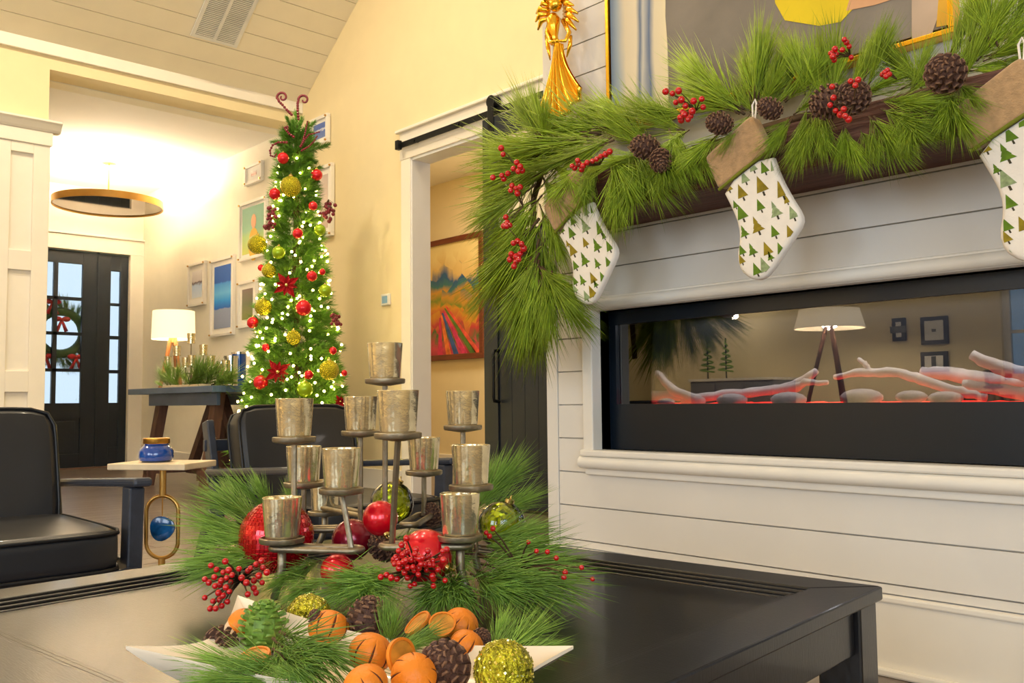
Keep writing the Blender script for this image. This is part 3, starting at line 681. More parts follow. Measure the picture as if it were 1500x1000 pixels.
# landscape painting in the study
x0, x1, z0, z1 = rect((612, 356), (713, 524), YR - .004)
z1 = oy(712, 338, YR).z
lmat = ramp_mat('landscape_paint', [(0, (150, 40, 60)), (.12, (206, 70, 90)), (.22, (70, 110, 60)), (.32, (196, 60, 66)), (.42, (214, 150, 50)), (.52, (120, 140, 50)), (.60, (206, 150, 60)), (.68, (60, 120, 120)), (.76, (40, 90, 140)), (.84, (224, 190, 120)), (1, (238, 216, 150))], distort=.30, nscale=4, voro=.14, rough=.45)
lp_ = picture('landscape_painting', 'colourful landscape painting in mahogany frame, seen through the doorway', 'painting', x0, x1, z0, z1, YR - .004, .055, .05, M['brownf'], lmat)
pw_, ph_ = x1 - x0 - .11, z1 - z0 - .11
for k, (u, wid, col) in enumerate(((.32, .05, (196, 50, 90)), (.46, .05, (226, 120, 60)), (.58, .05, (60, 90, 150)), (.70, .06, (214, 60, 110)), (.84, .06, (90, 120, 50)), (.92, .05, (224, 90, 70)))):
    b = MB(); xa = x0 + .055 + pw_ * (.35 + .02 * k); xb = x0 + .055 + pw_ * u; zb = z0 + .055
    b.prism([(xb, YR - .034, zb), (xb + wid * pw_ * 1.6, YR - .034, zb), (xa + .02, YR - .034, zb + ph_ * (.34 + .02 * k)), (xa, YR - .034, zb + ph_ * (.34 + .02 * k))], (0, .003, 0))
    b.build('painted_field_row', mat('landscape_row_%d' % k, col, .5, var=.35, vscale=14), lp_)

# thermostat
tpn = oy(567, 439, YB)
tm = thing('thermostat', 'small white wall thermostat with screen on the cream wall', 'thermostat', tpn)
boxo('body', M['plastic'], (tpn.x - .055, YB - .022, tpn.z - .045), (tpn.x + .055, YB, tpn.z + .045), tm, bevel=.006)
boxo('screen', mat('thermostat_screen', (120, 150, 160), .15, var=.05, emit=(120, 160, 175), estr=.25), (tpn.x - .034, YB - .024, tpn.z - .028), (tpn.x + .034, YB - .018, tpn.z + .028), tm)

# ---- barn door on its rail
RZ = oy(650, 190, YB - .06).z
rl = thing('barn_door_rail', 'black iron sliding rail mounted on the white head casing', 'rail', (-4.5, YB - .05, RZ))
boxo('track', M['iron'], (DX0 - .10, YB - .062, RZ - .022), (-2.45, YB - .052, RZ + .022), rl, bevel=.002)
for xx in (DX0 + .1, DX0 + .62, DX0 + 1.2, DX0 + 1.8): MB().tube([(xx, YB - .07, RZ), (xx, YB - .024, RZ)], .012, 10).build('standoff_bolt', M['iron'], rl, smooth=True)
MB().bar((DX0 - .10, YB - .075, RZ), (DX0 - .06, YB - .075, RZ), .04, .07).build('end_stop', M['iron'], rl, bevel=.004)
BX0, BX1 = oy(713, 500, YB - .07).x, oy(713, 500, YB - .07).x + 1.12
BY0, BY1 = YB - .095, YB - .055
bdz1 = RZ - .05
bd = thing('barn_door', 'dark charcoal sliding barn door with frosted upper panel and pull handle', 'door', ((BX0 + BX1) / 2, YB - .075, 0))
boxo('stile', M['dark'], (BX0, BY0, .02), (BX0 + .135, BY1, bdz1), bd, bevel=.003)
boxo('stile', M['dark'], (BX1 - .135, BY0, .02), (BX1, BY1, bdz1), bd, bevel=.003)
for za, zb in ((.02, .26), (bdz1 - .15, bdz1), (1.66, 1.80)): boxo('rail', M['dark'], (BX0 + .135, BY0, za), (BX1 - .135, BY1, zb), bd, bevel=.003)
nb = 7
for k in range(nb):
    xa = BX0 + .135 + (BX1 - BX0 - .27) * k / nb; xb = BX0 + .135 + (BX1 - BX0 - .27) * (k + 1) / nb
    boxo('panel_board', M['dark'], (xa + .001, BY0 + .012, .26), (xb - .001, BY1 - .008, 1.66), bd, bevel=.002)
boxo('frosted_pane', mat('frosted_glass', (226, 216, 190), .5, var=.03), (BX0 + .135, BY0 + .016, 1.80), (BX1 - .135, BY1 - .012, bdz1 - .15), bd)
for xx in (BX0 + .09, BX1 - .09):
    sx_ = MB(); sx_.box((xx - .03, BY0 - .008, bdz1 - .22), (xx + .03, BY0, RZ + .09)); hs = sx_.build('hanger_strap', M['iron'], bd, bevel=.004)
    MB().tube([(xx, BY0 - .006, RZ + .06), (xx, YB - .04, RZ + .06)], .042, 18).build('roller_wheel', M['iron'], hs, smooth=True)
    for zz_ in (bdz1 - .18, bdz1 - .06): MB().tube([(xx, BY0 - .016, zz_), (xx, BY0, zz_)], .010, 8).build('bolt', M['iron'], hs, smooth=True)
hx = oy(731, 550, BY0).x; hz0, hz1 = oy(731, 588, BY0).z, oy(731, 513, BY0).z
MB().tube([(hx, BY0, hz0), (hx, BY0 - .045, hz0 + .005), (hx, BY0 - .05, hz0 + .03), (hx, BY0 - .05, hz1 - .03), (hx, BY0 - .045, hz1 - .005), (hx, BY0, hz1)], .011, 10).build('pull_handle', M['iron'], bd, smooth='all')

# ---- ceiling vent in the planked slope
def onslope(px, py):
    d = ray(px, py); return CAM + d * ((slope(CAM.x) - CAM.z) / (d.z - .727 * d.x))
vA, vB_ = onslope(278, 51), onslope(346, 69); vn = Vector((0.727, 0, -1)).normalized(); vs_ = Vector((1, 0, .727)).normalized()
vy0, vy1, vx0 = vA.y, vB_.y, (vA.x + vB_.x) / 2
vt = thing('ceiling_vent', 'white slatted ventilation grille in the planked ceiling', 'vent', (vx0, (vy0 + vy1) / 2, slope(vx0)))
def vp(s_, y, t): return Vector((vx0, 0, slope(vx0))) + vs_ * s_ + Vector((0, y, 0)) + vn * t
def vbox(s0, s1, y0, y1, t0, t1):
    b = MB(); return b.add([vp(s0, y0, t0), vp(s1, y0, t0), vp(s1, y1, t0), vp(s0, y1, t0), vp(s0, y0, t1), vp(s1, y0, t1), vp(s1, y1, t1), vp(s0, y1, t1)], [(3, 2, 1, 0), (4, 5, 6, 7), (0, 1, 5, 4), (1, 2, 6, 5), (2, 3, 7, 6), (3, 0, 4, 7)])
VL = .60; ymid = (vy0 + vy1) / 2
vbox(0, VL, vy0, vy1, .001, .004).build('backing', mat('vent_shadow_grey', (120, 120, 112), .7), vt)
for a in ((0, .025, vy0, vy1), (VL - .025, VL, vy0, vy1), (.025, VL - .025, vy0, vy0 + .03), (.025, VL - .025, vy1 - .03, vy1), (.025, VL - .025, ymid - .012, ymid + .012)):
    vbox(*a, .001, .014).build('frame', M['plastic'], vt)
ns = 34
for k in range(ns):
    s_ = .03 + (VL - .06) * k / ns
    for a, b_ in ((vy0 + .03, ymid - .012), (ymid + .012, vy1 - .03)): vbox(s_, s_ + .0085, a, b_, .004, .011).build('slat', M['plastic'], vt)

# ---- mantel beam
MZ0, MY = 1.272, 2.05
MX0 = -2.04
mn = thing('mantel_shelf', 'rough brown wooden mantel beam above the fireplace', 'mantel', (-1.0, 2.17, MZ0))
b = MB(); nseg = 26; vs, fs = [], []
for i in range(nseg + 1):
    xx = MX0 + (XCR - .2 - MX0) * i / nseg
    j = lambda: random.uniform(-.003, .003)
    vs += [(xx, MY + j(), MZ0 + j()), (xx, YF, MZ0), (xx, YF, MZ0 + .125), (xx, MY + j(), MZ0 + .125 + j())]
for i in range(nseg): fs += [(i * 4 + k, i * 4 + (k + 1) % 4, i * 4 + 4 + (k + 1) % 4, i * 4 + 4 + k) for k in range(4)]
fs += [(3, 2, 1, 0), tuple(nseg * 4 + k for k in range(4))]
b.add(vs, fs).build('beam', M['mantel'], mn, bevel=.006)

# ---- abstract painting above the mantel
PYF = YF - .045
ax0, ax1 = oy(887, 100, PYF).x, oy(1396, 20, PYF).x; az0 = oy(1250, 90, PYF).z; az1 = az0 + 1.25
ap = thing('abstract_painting', 'large abstract painting in thin gold frame above the mantel', 'painting', ((ax0 + ax1) / 2, YF, az0))
fw = .014
for lo, hi in (((ax0, az0), (ax1, az0 + fw)), ((ax0, az1 - fw), (ax1, az1)), ((ax0, az0 + fw), (ax0 + fw, az1 - fw)), ((ax1 - fw, az0 + fw), (ax1, az1 - fw))):
    boxo('frame_rail', M['gold'], (lo[0], PYF, lo[1]), (hi[0], YF, hi[1]), ap, bevel=.002)
boxo('shadow_gap', M['black'], (ax0 + fw, YF - .012, az0 + fw), (ax1 - fw, YF - .002, az1 - fw), ap)
g = fw + .007; cy = PYF + .006
boxo('canvas', mat('grey_oil_paint', (126, 116, 104), .55, var=.22, vscale=4, bump=.2, bscale=14), (ax0 + g, cy, az0 + g), (ax1 - g, YF - .012, az1 - g), ap)
xs1 = oy(977, 60, cy).x
def paint(name, m, pts, t=.0015, lay=0):
    b = MB(); b.prism([(p.x, cy - t - lay * .0004, p.z) for p in pts], (0, t + .0005, 0)); return b.build(name, m, ap)
def P(px, py): return oy(px, py, cy)
wm = ramp_mat('striped_oil_paint', [(0, (96, 116, 140)), (.12, (150, 160, 168)), (.25, (214, 198, 168)), (.42, (222, 206, 176)), (.5, (96, 112, 136)), (.56, (196, 190, 178)), (.66, (92, 110, 140)), (.74, (220, 204, 172)), (.92, (230, 212, 172)), (1, (110, 124, 146))], axis='X', distort=.16, nscale=3)
b = MB(); zt = az1 - g; zb = az0 + g
edge = [(xs1, zb)] + [(xs1 + (.012 if k > 4 else 0) + random.uniform(-.006, .006), zb + (zt - zb) * k / 12) for k in range(1, 12)] + [(xs1 + .02, zt)]
b.prism([(ax0 + g, cy - .0015, zb)] + [(x_, cy - .0015, z_) for x_, z_ in edge] + [(ax0 + g, cy - .0015, zt)], (0, .002, 0)); b.build('painted_stripes', wm, ap)
paint('painted_yellow_shape', mat('yellow_oil_paint', (226, 196, 12), .5, var=.1), [P(1128, -60), P(1136, 5), P(1150, 30), P(1200, 38), P(1232, 32), P(1262, 0), P(1290, -60)])
paint('painted_peach_shape', mat('peach_oil_paint', (214, 160, 116), .55, var=.15), [P(1240, 16), P(1280, 8), P(1325, -6), P(1330, -60), P(1262, -60)], lay=1)
paint('painted_beige_shape', mat('beige_oil_paint', (190, 164, 140), .55, var=.15), [P(1336, 60), P(1336, -60), P(1380, -60), P(1376, 20), P(1366, 48)], lay=1)
paint('painted_ochre_edge', mat('ochre_oil_paint', (214, 160, 40), .55, var=.15), [P(1372, 40), P(1380, -60), P(1394, -60), P(1394, 36)], lay=2)

# ---- electric fireplace
YU = YF + .06
fp = thing('electric_fireplace', 'long black electric fireplace insert with glass front set in the shiplap', 'fireplace', ((FX0 + FX1) / 2, YU, FZ0))
ZE = EYE - .012; YBK = YU + .32
def blk(name, lo, hi, m='black'): return boxo(name, M[m], lo, hi, fp)
blk('lower_panel', (FX0, YU, FZ0), (FX1, YU + .02, ZE))
blk('top_strip', (FX0, YU, FZ1 - .045), (FX1, YU + .02, FZ1))
blk('side_strip', (FX0, YU, ZE), (FX0 + .03, YU + .02, FZ1 - .045))
blk('side_strip', (FX1 - .03, YU, ZE), (FX1, YU + .02, FZ1 - .045))
blk('back_panel', (FX0, YBK, FZ0), (FX1, YBK + .02, FZ1))
blk('box_side', (FX0 - .01, YU + .02, FZ0), (FX0 + .005, YBK, FZ1)); blk('box_side', (FX1 - .005, YU + .02, FZ0), (FX1 + .01, YBK, FZ1))
blk('box_top', (FX0, YU + .02, FZ1 - .01), (FX1, YBK, FZ1)); blk('box_floor', (FX0, YU + .02, ZE - .04), (FX1, YBK, ZE - .02))
b = MB(); nx, ny = 90, 8; vs = []
for i in range(nx + 1):
    for j in range(ny + 1): vs.append((FX0 + .01 + (FX1 - FX0 - .02) * i / nx, YU + .03 + .24 * j / ny, ZE - .006 + random.uniform(-.004, .004) + .006 * j / ny))
b.add(vs, [(i * (ny + 1) + j, (i + 1) * (ny + 1) + j, (i + 1) * (ny + 1) + j + 1, i * (ny + 1) + j + 1) for i in range(nx) for j in range(ny)])
eb = b.build('ember_bed', M['ember'], fp, smooth='all'); tag(eb, 'glowing red ember bed', kind='stuff')
boxo('glass_pane', M['fireglass'], (FX0 + .028, YU + .008, ZE), (FX1 - .028, YU + .013, FZ1 - .043), fp)
area_light('added_log_light', ((FX0 - .4 + 0) / 2 - .2, YU + .16, FZ1 - .015), ((FX0 - .4) / 2 - .2, YU + .16, 0), 1.9, .05, 5.5, (1, .9, .8))  # unseen strip light added under the box top to brighten the driftwood
def log(label, pts, rs, forks=(), y=YU + .15, name='driftwood_log'):
    P3 = [oy(a, b_, y + dy_) for a, b_, dy_ in pts]
    t = thing(name, label, 'log', P3[0], 'driftwood in the fireplace')
    def smooth(Q, R):
        o, r = [], []
        for i in range(len(Q) - 1):
            for k in range(5):
                f = k / 5; o.append(Q[i].lerp(Q[i + 1], f) + Vector((random.uniform(-1, 1), random.uniform(-1, 1), random.uniform(-1, 1))) * .0025); r.append((R[i] * (1 - f) + R[i + 1] * f) * random.uniform(.88, 1.1))
        return o + [Q[-1]], r + [R[-1]]
    q, r = smooth(P3, rs); MB().tube(q, r, 9).build('stem', M['drift'], t, smooth='all')
    for fpts, frs in forks:
        q, r = smooth([oy(a, b_, y + dy_) for a, b_, dy_ in fpts], frs); MB().tube(q, r, 8).build('branch', M['drift'], t, smooth='all')
log('short grey driftwood lump at the left end of the embers', [(918, 586, -.04), (945, 580, 0), (985, 580, .03), (1010, 584, .05)], [.012, .02, .018, .01])
log('grey driftwood stick leaning up at the left, tip highest on the left', [(962, 545, .02), (985, 570, 0), (1028, 589, -.04)], [.012, .016, .017])
log('long grey driftwood log in the middle with upturned right end', [(1000, 586, .04), (1060, 578, .05), (1130, 572, .06), (1165, 566, .04), (1196, 543, .02)], [.014, .016, .016, .018, .01], [(((1150, 570, .05), (1180, 560, .0), (1212, 560, -.02)), [.013, .011, .007])])
log('long arched grey driftwood log with a short upright fork', [(1222, 553, .02), (1262, 545, 0), (1310, 545, 0), (1350, 555, -.01), (1400, 572, -.03), (1445, 582, -.03)], [.008, .012, .014, .014, .014, .010], [(((1275, 545, 0), (1266, 532, 0), (1258, 526, .01)), [.009, .007, .006])])
log('grey driftwood log lying behind the arched one on the right', [(1350, 545, .12), (1400, 548, .12), (1450, 556, .1), (1500, 562, .1)], [.016, .02, .02, .02])
log('grey driftwood log slanting down to the right edge', [(1424, 520, .0), (1460, 536, 0), (1505, 548, 0)], [.014, .018, .02])
log('grey driftwood log low at the right edge of the fireplace', [(1410, 562, .0), (1460, 570, 0), (1520, 580, 0)], [.012, .016, .018])
for (a, b_, rx), lb in zip([(975, 588, 14), (1072, 585, 23), (1155, 584, 26), (1262, 581, 30), (1335, 580, 22), (1385, 582, 24)], ['smallest grey pebble, furthest left on the embers', 'oval grey pebble second from the left on the embers', 'flat grey pebble below the upturned log end', 'largest grey pebble below the arched log', 'grey pebble left of the overlapping pair on the right', 'flat grey pebble furthest right on the embers']):
    p = oy(a, b_, YU + .06); d_ = (p - CAM).dot(CF)
    r_ = rx / F_PIX * d_ * 1.05
    o = MB().sphere(p + Vector((0, 0, -.002)), r_, 14, (1, .8, .42)).build('pebble', M['peb'], None, org=(p.x, p.y, p.z - r_ * .4), smooth='all'); tag(o, lb, 'pebble', 'pebbles on the embers')

# ================================================================== SHARED FOLIAGE MESHES
def needle_geo(b, p, d, L, r, bend, seg=2):
    """thin three-sided needle bending along bend"""
    d = d.normalized(); x = d.orthogonal().normalized(); y = d.cross(x)
    q = [p, p + d * (L * .55) + bend * (L * .12), p + d * L + bend * (L * .42)]
    vs = []
    for i, rr in ((0, r * .8), (1, r)):
        vs += [q[i] + (x * math.cos(a) + y * math.sin(a)) * rr for a in (0, 2.094, 4.189)]
    vs.append(q[2])
    b.add(vs, [(0, 1, 4, 3), (1, 2, 5, 4), (2, 0, 3, 5), (3, 4, 6), (4, 5, 6), (5, 3, 6)])
def spray_mesh(seed, n, spread, nl, r, stem=.5, droop=.3, m='needle'):
    rnd = random.Random(seed); b = MB(); b.mk(1)
    b.tube([(0, 0, 0), (0.01, 0, stem * .5), (0, .01, stem)], [.012, .009, .004], 5); b.mk(0)
    for k in range(n):
        t = rnd.uniform(0.02, 1) ** .8 * stem; a = rnd.uniform(0, 2 * math.pi); an = math.radians(rnd.uniform(spread * .15, spread)) * (1.15 - .5 * t / stem)
        d = Vector((math.sin(an) * math.cos(a), math.sin(an) * math.sin(a), math.cos(an)))
        bend = Vector((math.cos(a), math.sin(a), rnd.uniform(-.6, .2))) * rnd.uniform(-.2, droop)
        needle_geo(b, Vector((0, 0, t)), d, nl * rnd.uniform(.6, 1.1) * (1 - .12 * t / stem), r, bend)
    o = b.build('spray_source', [M[m], M['twig']], None, smooth='all', fixn=False); me = o.data; bpy.data.objects.remove(o); return me
SPR = [spray_mesh(10 + k, 135, 34, .66, .0034, stem=.46, droop=.14) for k in range(4)]
SPRN = [spray_mesh(20 + k, 120, 20, .72, .0034, stem=.36, droop=.10) for k in range(3)]
SPRT = [spray_mesh(30 + k, 140, 34, .66, .0038, stem=.45, droop=.18, m='needle2') for k in range(4)]
FIR = [spray_mesh(40 + k, 240, 64, .27, .0085, stem=.82, droop=.2, m='fir') for k in range(4)]
def put_spray(parent, meshes, p0, p1, name='pine_spray', grow=1.0):
    v = Vector(p1) - Vector(p0); L = v.length * grow
    q = v.to_track_quat('Z', 'Y') @ Euler((0, 0, random.uniform(0, 6.28))).to_quaternion()
    return inst(name, random.choice(meshes), parent, Vector(p0) - Vector(parent.location), q, L)
BERRY = MB().sphere((0, 0, 0), 1, 10).build('berry_source', M['berry'], None, smooth='all'); _b = BERRY.data; bpy.data.objects.remove(BERRY); BERRY = _b
BURG = BERRY.copy(); BURG.materials.clear(); BURG.materials.append(M['burg'])
def berry_pick(label, base, tips, r, group, mesh=None, name='berry_pick'):
    t = thing(name, label, 'berries', base, group)
    b = MB()
    for p in tips: b.tube([base, Vector(base).lerp(p, .6) + Vector((0, 0, .004)), p], [.0018, .0014, .001], 5)
    b.build('stems', M['twig'], t)
    for p in tips: inst('berry', mesh or BERRY, t, Vector(p) - Vector(base), None, r * random.uniform(.85, 1.12))
    return t
def cone_mesh(seed, L=1.0, R=.42, n=64):
    rnd = random.Random(seed); b = MB(); b.mk(0)
    prof = [(R * .75 * math.sin(math.pi * min(1, .12 + .88 * i / 10)) ** .7 * (1 if i < 10 else 0) + 1e-4, L * i / 10) for i in range(11)]
    b.lathe(prof, 10)
    for k in range(n):
        t = (k + .5) / n; z = L * (.02 + .94 * t); a = k * 2.39996
        rr = R * (math.sin(math.pi * (.14 + .84 * t)) ** .75)
        up = -.25 + 1.15 * t
        out = Vector((math.cos(a), math.sin(a), 0)); d = (out + Vector((0, 0, up))).normalized(); tn = Vector((-math.sin(a), math.cos(a), 0)); nn = d.cross(tn)
        c0 = out * rr * .35 + Vector((0, 0, z)); ln = rr * .66; w_ = .26 * L * (1 - .5 * t) * rnd.uniform(.9, 1.1); h_ = .035 * L
        tip = c0 + d * ln
        b.mk(0); b.add([c0 - tn * w_ * .3 - nn * h_ * .5, c0 + tn * w_ * .3 - nn * h_ * .5, tip + tn * w_ * .5 - nn * h_, tip - tn * w_ * .5 - nn * h_, c0 + nn * h_ * .3, tip + tn * w_ * .35 + nn * h_ * .6, tip - tn * w_ * .35 + nn * h_ * .6],
                       [(3, 2, 1, 0), (0, 1, 4), (1, 2, 5, 4), (3, 0, 4, 6), (4, 5, 6)])
        b.mk(1); e = tip + d * (.03 * L) + nn * h_ * .1
        b.add([tip + tn * w_ * .5 - nn * h_, tip - tn * w_ * .5 - nn * h_, tip + tn * w_ * .35 + nn * h_ * .6, tip - tn * w_ * .35 + nn * h_ * .6, e], [(0, 1, 4), (0, 4, 2), (2, 4, 3), (1, 3, 4)])
    o = b.build('cone_source', [M['cone'], M['conetip']], None, fixn=False); me = o.data; bpy.data.objects.remove(o); return me
CONES = [cone_mesh(1), cone_mesh(2, 1.0, .5, 70)]
def pine_cone(label, c, r, axis, group, mesh=None, mats=None, name='pine_cone'):
    me = mesh or random.choice(CONES)
    if mats: me = me.copy(); me.materials.clear(); [me.materials.append(m) for m in mats]
    o = bpy.data.objects.new(name, me); COL.objects.link(o); ax = Vector(axis).normalized()
    o.rotation_mode = 'QUATERNION'; o.rotation_quaternion = ax.to_track_quat('Z', 'Y'); o.scale = (r * 2,) * 3
    o.location = Vector(c) - ax * r; return tag(o, label, 'pine cone', group)
def px2m(px, d): return px / F_PIX * d
TOCAM = lambda p: (CAM - Vector(p)).normalized()

# ================================================================== MANTEL GARLAND
GY = 2.10
ga = thing('mantel_garland', 'long needled green pine garland draped over the mantel and its left end', 'garland', (-1.4, GY, 1.40))
core = [oy(790, 520, 2.12), oy(785, 440, 2.12), oy(780, 360, 2.12), oy(782, 290, 2.12), oy(800, 235, 2.12)] + [Vector((x_, 2.14, 1.42 + .015 * math.sin(x_ * 9))) for x_ in [MX0 + .02 + .12 * k for k in range(22)]]
MB().tube(core, .010, 7).build('garland_stem', M['twig'], ga, smooth='all')
def G(bx, by, tx, ty, y0=2.12, y1=2.05, ms=SPR, g=1.0): put_spray(ga, ms, oy(bx, by, y0), oy(tx, ty, y1), grow=g)
TUFTS = [  # base pixel, tip pixel, depths (y) of base and tip
 (800,215,700,238),(805,235,690,275),(800,250,694,312),(790,230,712,212),(795,205,752,135),(800,210,775,120),(785,270,690,335),
 (782,290,700,370),(785,310,712,410),(790,320,694,450),(785,340,725,440),(790,350,760,470),(790,370,735,490),(790,380,770,500),(795,390,800,520),
 (785,400,760,540),(790,410,785,545),(790,390,850,470),(795,400,862,488),(790,340,820,440),(800,300,830,400),(795,260,850,330),(810,240,870,300),
 (850,225,760,255),(860,235,800,300),(880,225,845,310),(900,235,905,345),(890,220,940,300),(920,215,985,300),(930,235,890,330),(940,225,860,250),
 (960,220,905,165),(950,215,880,160),(930,195,850,150),(1000,195,900,145),(960,205,1010,290),(990,215,960,290),(1000,210,1030,270),(1010,190,950,230),
 (1080,165,985,80),(1090,160,1000,100),(1070,160,985,130),(1060,165,1000,150),(1100,150,1090,70),(1110,145,1130,40),(1105,150,1115,30),(1120,150,1160,80),
 (1110,160,1050,230),(1060,190,990,250),(1130,160,1200,90),(1150,150,1230,70),(1180,170,1150,250),(1190,165,1175,240),(1170,160,1250,120),(1195,160,1210,235),
 (1210,150,1200,40),(1220,140,1225,30),(1240,140,1290,40),(1270,130,1310,30),(1260,150,1330,90),(1240,190,1250,255),(1235,185,1225,250),(1260,190,1290,245),
 (1280,170,1340,235),(1290,160,1370,200),(1300,150,1380,150),(1320,130,1400,90),(1330,140,1370,60),(1360,120,1450,70),(1380,125,1390,210),(1385,130,1425,215),
 (1385,135,1370,205),(1400,110,1440,20),(1410,100,1470,5),(1430,90,1500,20),(1440,90,1520,60),(1420,100,1490,90),(1450,70,1440,-30),(1470,60,1520,-30),(1390,100,1420,10),
 (1100,165,1080,110),(1140,165,1110,100),(860,200,735,225),(880,195,770,190),(900,205,800,240),(930,185,870,150),(1010,170,930,150),(980,190,1010,260),(1440,60,1500,-20),(1460,80,1520,20),(1420,60,1440,-40),(1470,90,1540,70),(1400,120,1440,160),(1350,130,1290,60),(1180,140,1160,50),(1330,165,1300,240),(1340,155,1330,225),(1160,175,1120,230)]
for k, (a, b_, c_, d_) in enumerate(TUFTS):
    up = d_ < b_; far = a > 870
    for rep in range(2):
        y0 = 2.12 if far and up else 2.02; y1 = (2.14 if up else 1.97) if far else random.uniform(1.94, 2.12)
        j = lambda q_=9: random.uniform(-q_, q_) * rep
        G(a + j(14), b_ + j(), c_ + j(26), d_ + j(16), y0, y1 + random.uniform(-.04, .04), SPRN if (k + rep) % 2 else SPR, 1.16 - .1 * rep)
def gcone(label, px, py, rp, y=1.95, axis=None, me=0):
    p = oy(px, py, y); d_ = (p - CAM).dot(CF); pine_cone(label, p, px2m(rp, d_), axis or (random.uniform(-.5, .5), -1, random.uniform(-.3, .4)), 'pine cones in the garland', CONES[me])
gcone('brown pine cone above its darker twin, left part of the garland', 943, 215, 22)
gcone('dark pine cone just below right of the leftmost garland cone', 968, 236, 20, axis=(.5, -.6, -.7))
gcone('dark pine cone left of the middle stocking cuff', 1052, 180, 20, axis=(-.4, -1, .1))
gcone('reddish pine cone right of the middle stocking hook', 1126, 158, 19)
gcone('pine cone behind red berries, left of a touching pair', 1212, 150, 26, axis=(-.8, -.6, -.3), me=1)
gcone('pine cone under red berries, right of a touching pair', 1250, 142, 25, y=1.94, me=1)
gcone('largest round pine cone near the right stocking', 1384, 107, 29, y=1.95, axis=(.1, -1, .1), me=1)
def gberries(label, pts, y=1.92, rp=5.0):
    P3 = [oy(a, b_, y + random.uniform(-.02, .02)) for a, b_ in pts]; c_ = sum(P3, Vector()) / len(P3) + Vector((0, .05, 0))
    d_ = (c_ - CAM).dot(CF); berry_pick(label, c_, P3, px2m(rp, d_), 'berry picks in the garland')
gberries('red berry pick below the painting stripes, left of centre in the garland', [(975, 134), (985, 137), (994, 133), (998, 146), (1004, 155), (1000, 164), (996, 172), (1003, 168), (1012, 170), (1014, 163), (1008, 175), (998, 176), (1028, 145), (1030, 157), (1016, 148), (990, 150)])
gberries('red berries hanging over the paired cones in the garland', [(1219, 127), (1221, 143), (1216, 154), (1224, 162), (1231, 168), (1238, 170), (1243, 175), (1246, 119), (1257, 117), (1253, 125), (1236, 160)], 1.88)
gberries('small berry sprig above the gold frame of the painting', [(1217, 78), (1223, 72), (1220, 83), (1225, 80), (1222, 88), (1237, 58), (1234, 73), (1244, 68), (1247, 84), (1240, 62)], 2.0, 4.5)
gberries('tiny berry cluster left of the largest garland cone', [(1296, 106), (1300, 103), (1303, 109), (1298, 112), (1293, 109)], 1.93, 4)
gberries('line of red berries left of the paired cones, above left stocking', [(842, 246), (848, 240), (846, 235), (854, 243), (860, 238), (868, 236), (874, 233), (880, 229), (887, 226), (893, 222), (852, 248), (838, 243)], 1.90, 4.5)
gberries('red berries at the upper left end of the garland', [(734, 217), (737, 226), (757, 238), (762, 244), (752, 247), (765, 250), (759, 251), (744, 254), (738, 262), (722, 260), (735, 257)], 1.90, 4.5)
gberries('red berry cluster below the upper left berries in the garland', [(750, 272), (756, 276), (748, 279), (758, 283), (762, 274), (741, 318), (743, 326), (738, 331), (747, 330)], 1.90, 4.5)
gberries('red berry cluster low on the hanging garland tail', [(752, 356), (758, 353), (764, 357), (749, 372), (756, 376), (762, 372), (756, 383), (760, 380), (753, 390), (767, 364), (747, 380), (742, 331)], 1.90, 5)

# ================================================================== STOCKINGS
SY = 2.005
cuff_px = [(1106, 169), (1132, 220), (1057, 279), (1037, 232)]
body_px = [(1060, 277), (1075, 307), (1084, 330), (1086, 352), (1082, 376), (1087, 397), (1102, 409), (1117, 410), (1130, 400), (1150, 370), (1165, 348), (1177, 328), (1176, 314), (1160, 289), (1144, 259), (1131, 222)]
prints_px = [(300, 510, 62), (395, 478, 74), (495, 500, 72), (390, 575, 52), (465, 597, 68), (300, 612, 66), (550, 612, 58), (375, 672, 70), (312, 702, 50), (460, 702, 52), (536, 702, 52), (302, 792, 44), (352, 790, 52), (425, 788, 60), (372, 886, 54), (490, 785, 50), (455, 385, 44), (310, 905, 40), (520, 545, 40), (270, 570, 34), (440, 820, 40), (412, 868, 66), (355, 386, 48), (410, 392, 52), (315, 440, 52), (236, 484, 44), (300, 838, 40)]
def inside(p, poly):
    c_ = False; n = len(poly)
    for i in range(n):
        (x1_, y1_), (x2_, y2_) = poly[i], poly[i - 1]
        if (y1_ > p[1]) != (y2_ > p[1]) and p[0] < (x2_ - x1_) * (p[1] - y1_) / (y2_ - y1_) + x1_: c_ = not c_
    return c_
def clip_to(subj, conv):
    n = len(conv); A_ = sum(conv[i][0] * conv[(i + 1) % n][1] - conv[(i + 1) % n][0] * conv[i][1] for i in range(n)); sg = 1 if A_ > 0 else -1; out = list(subj)
    for i in range(n):
        a, b_ = conv[i], conv[(i + 1) % n]; sd = lambda p: sg * ((b_[0] - a[0]) * (p[1] - a[1]) - (b_[1] - a[1]) * (p[0] - a[0])); src, out = out, []
        for k in range(len(src)):
            p, q_ = src[k - 1], src[k]; dp, dq = sd(p), sd(q_)
            if (dp >= 0) != (dq >= 0): f = dp / (dp - dq); out.append((p[0] + (q_[0] - p[0]) * f, p[1] + (q_[1] - p[1]) * f))
            if dq >= 0: out.append(q_)
        if not out: return []
    return out
def w2(pts): return [(oy(a, b_, SY).x, oy(a, b_, SY).z) for a, b_ in pts]
def smooth2(P_, it=2):
    for _ in range(it):
        Q = []
        for i in range(len(P_)):
            a, b_ = P_[i], P_[(i + 1) % len(P_)]
            Q += [(a[0] * .75 + b_[0] * .25, a[1] * .75 + b_[1] * .25), (a[0] * .25 + b_[0] * .75, a[1] * .25 + b_[1] * .75)]
        P_ = Q
    return P_
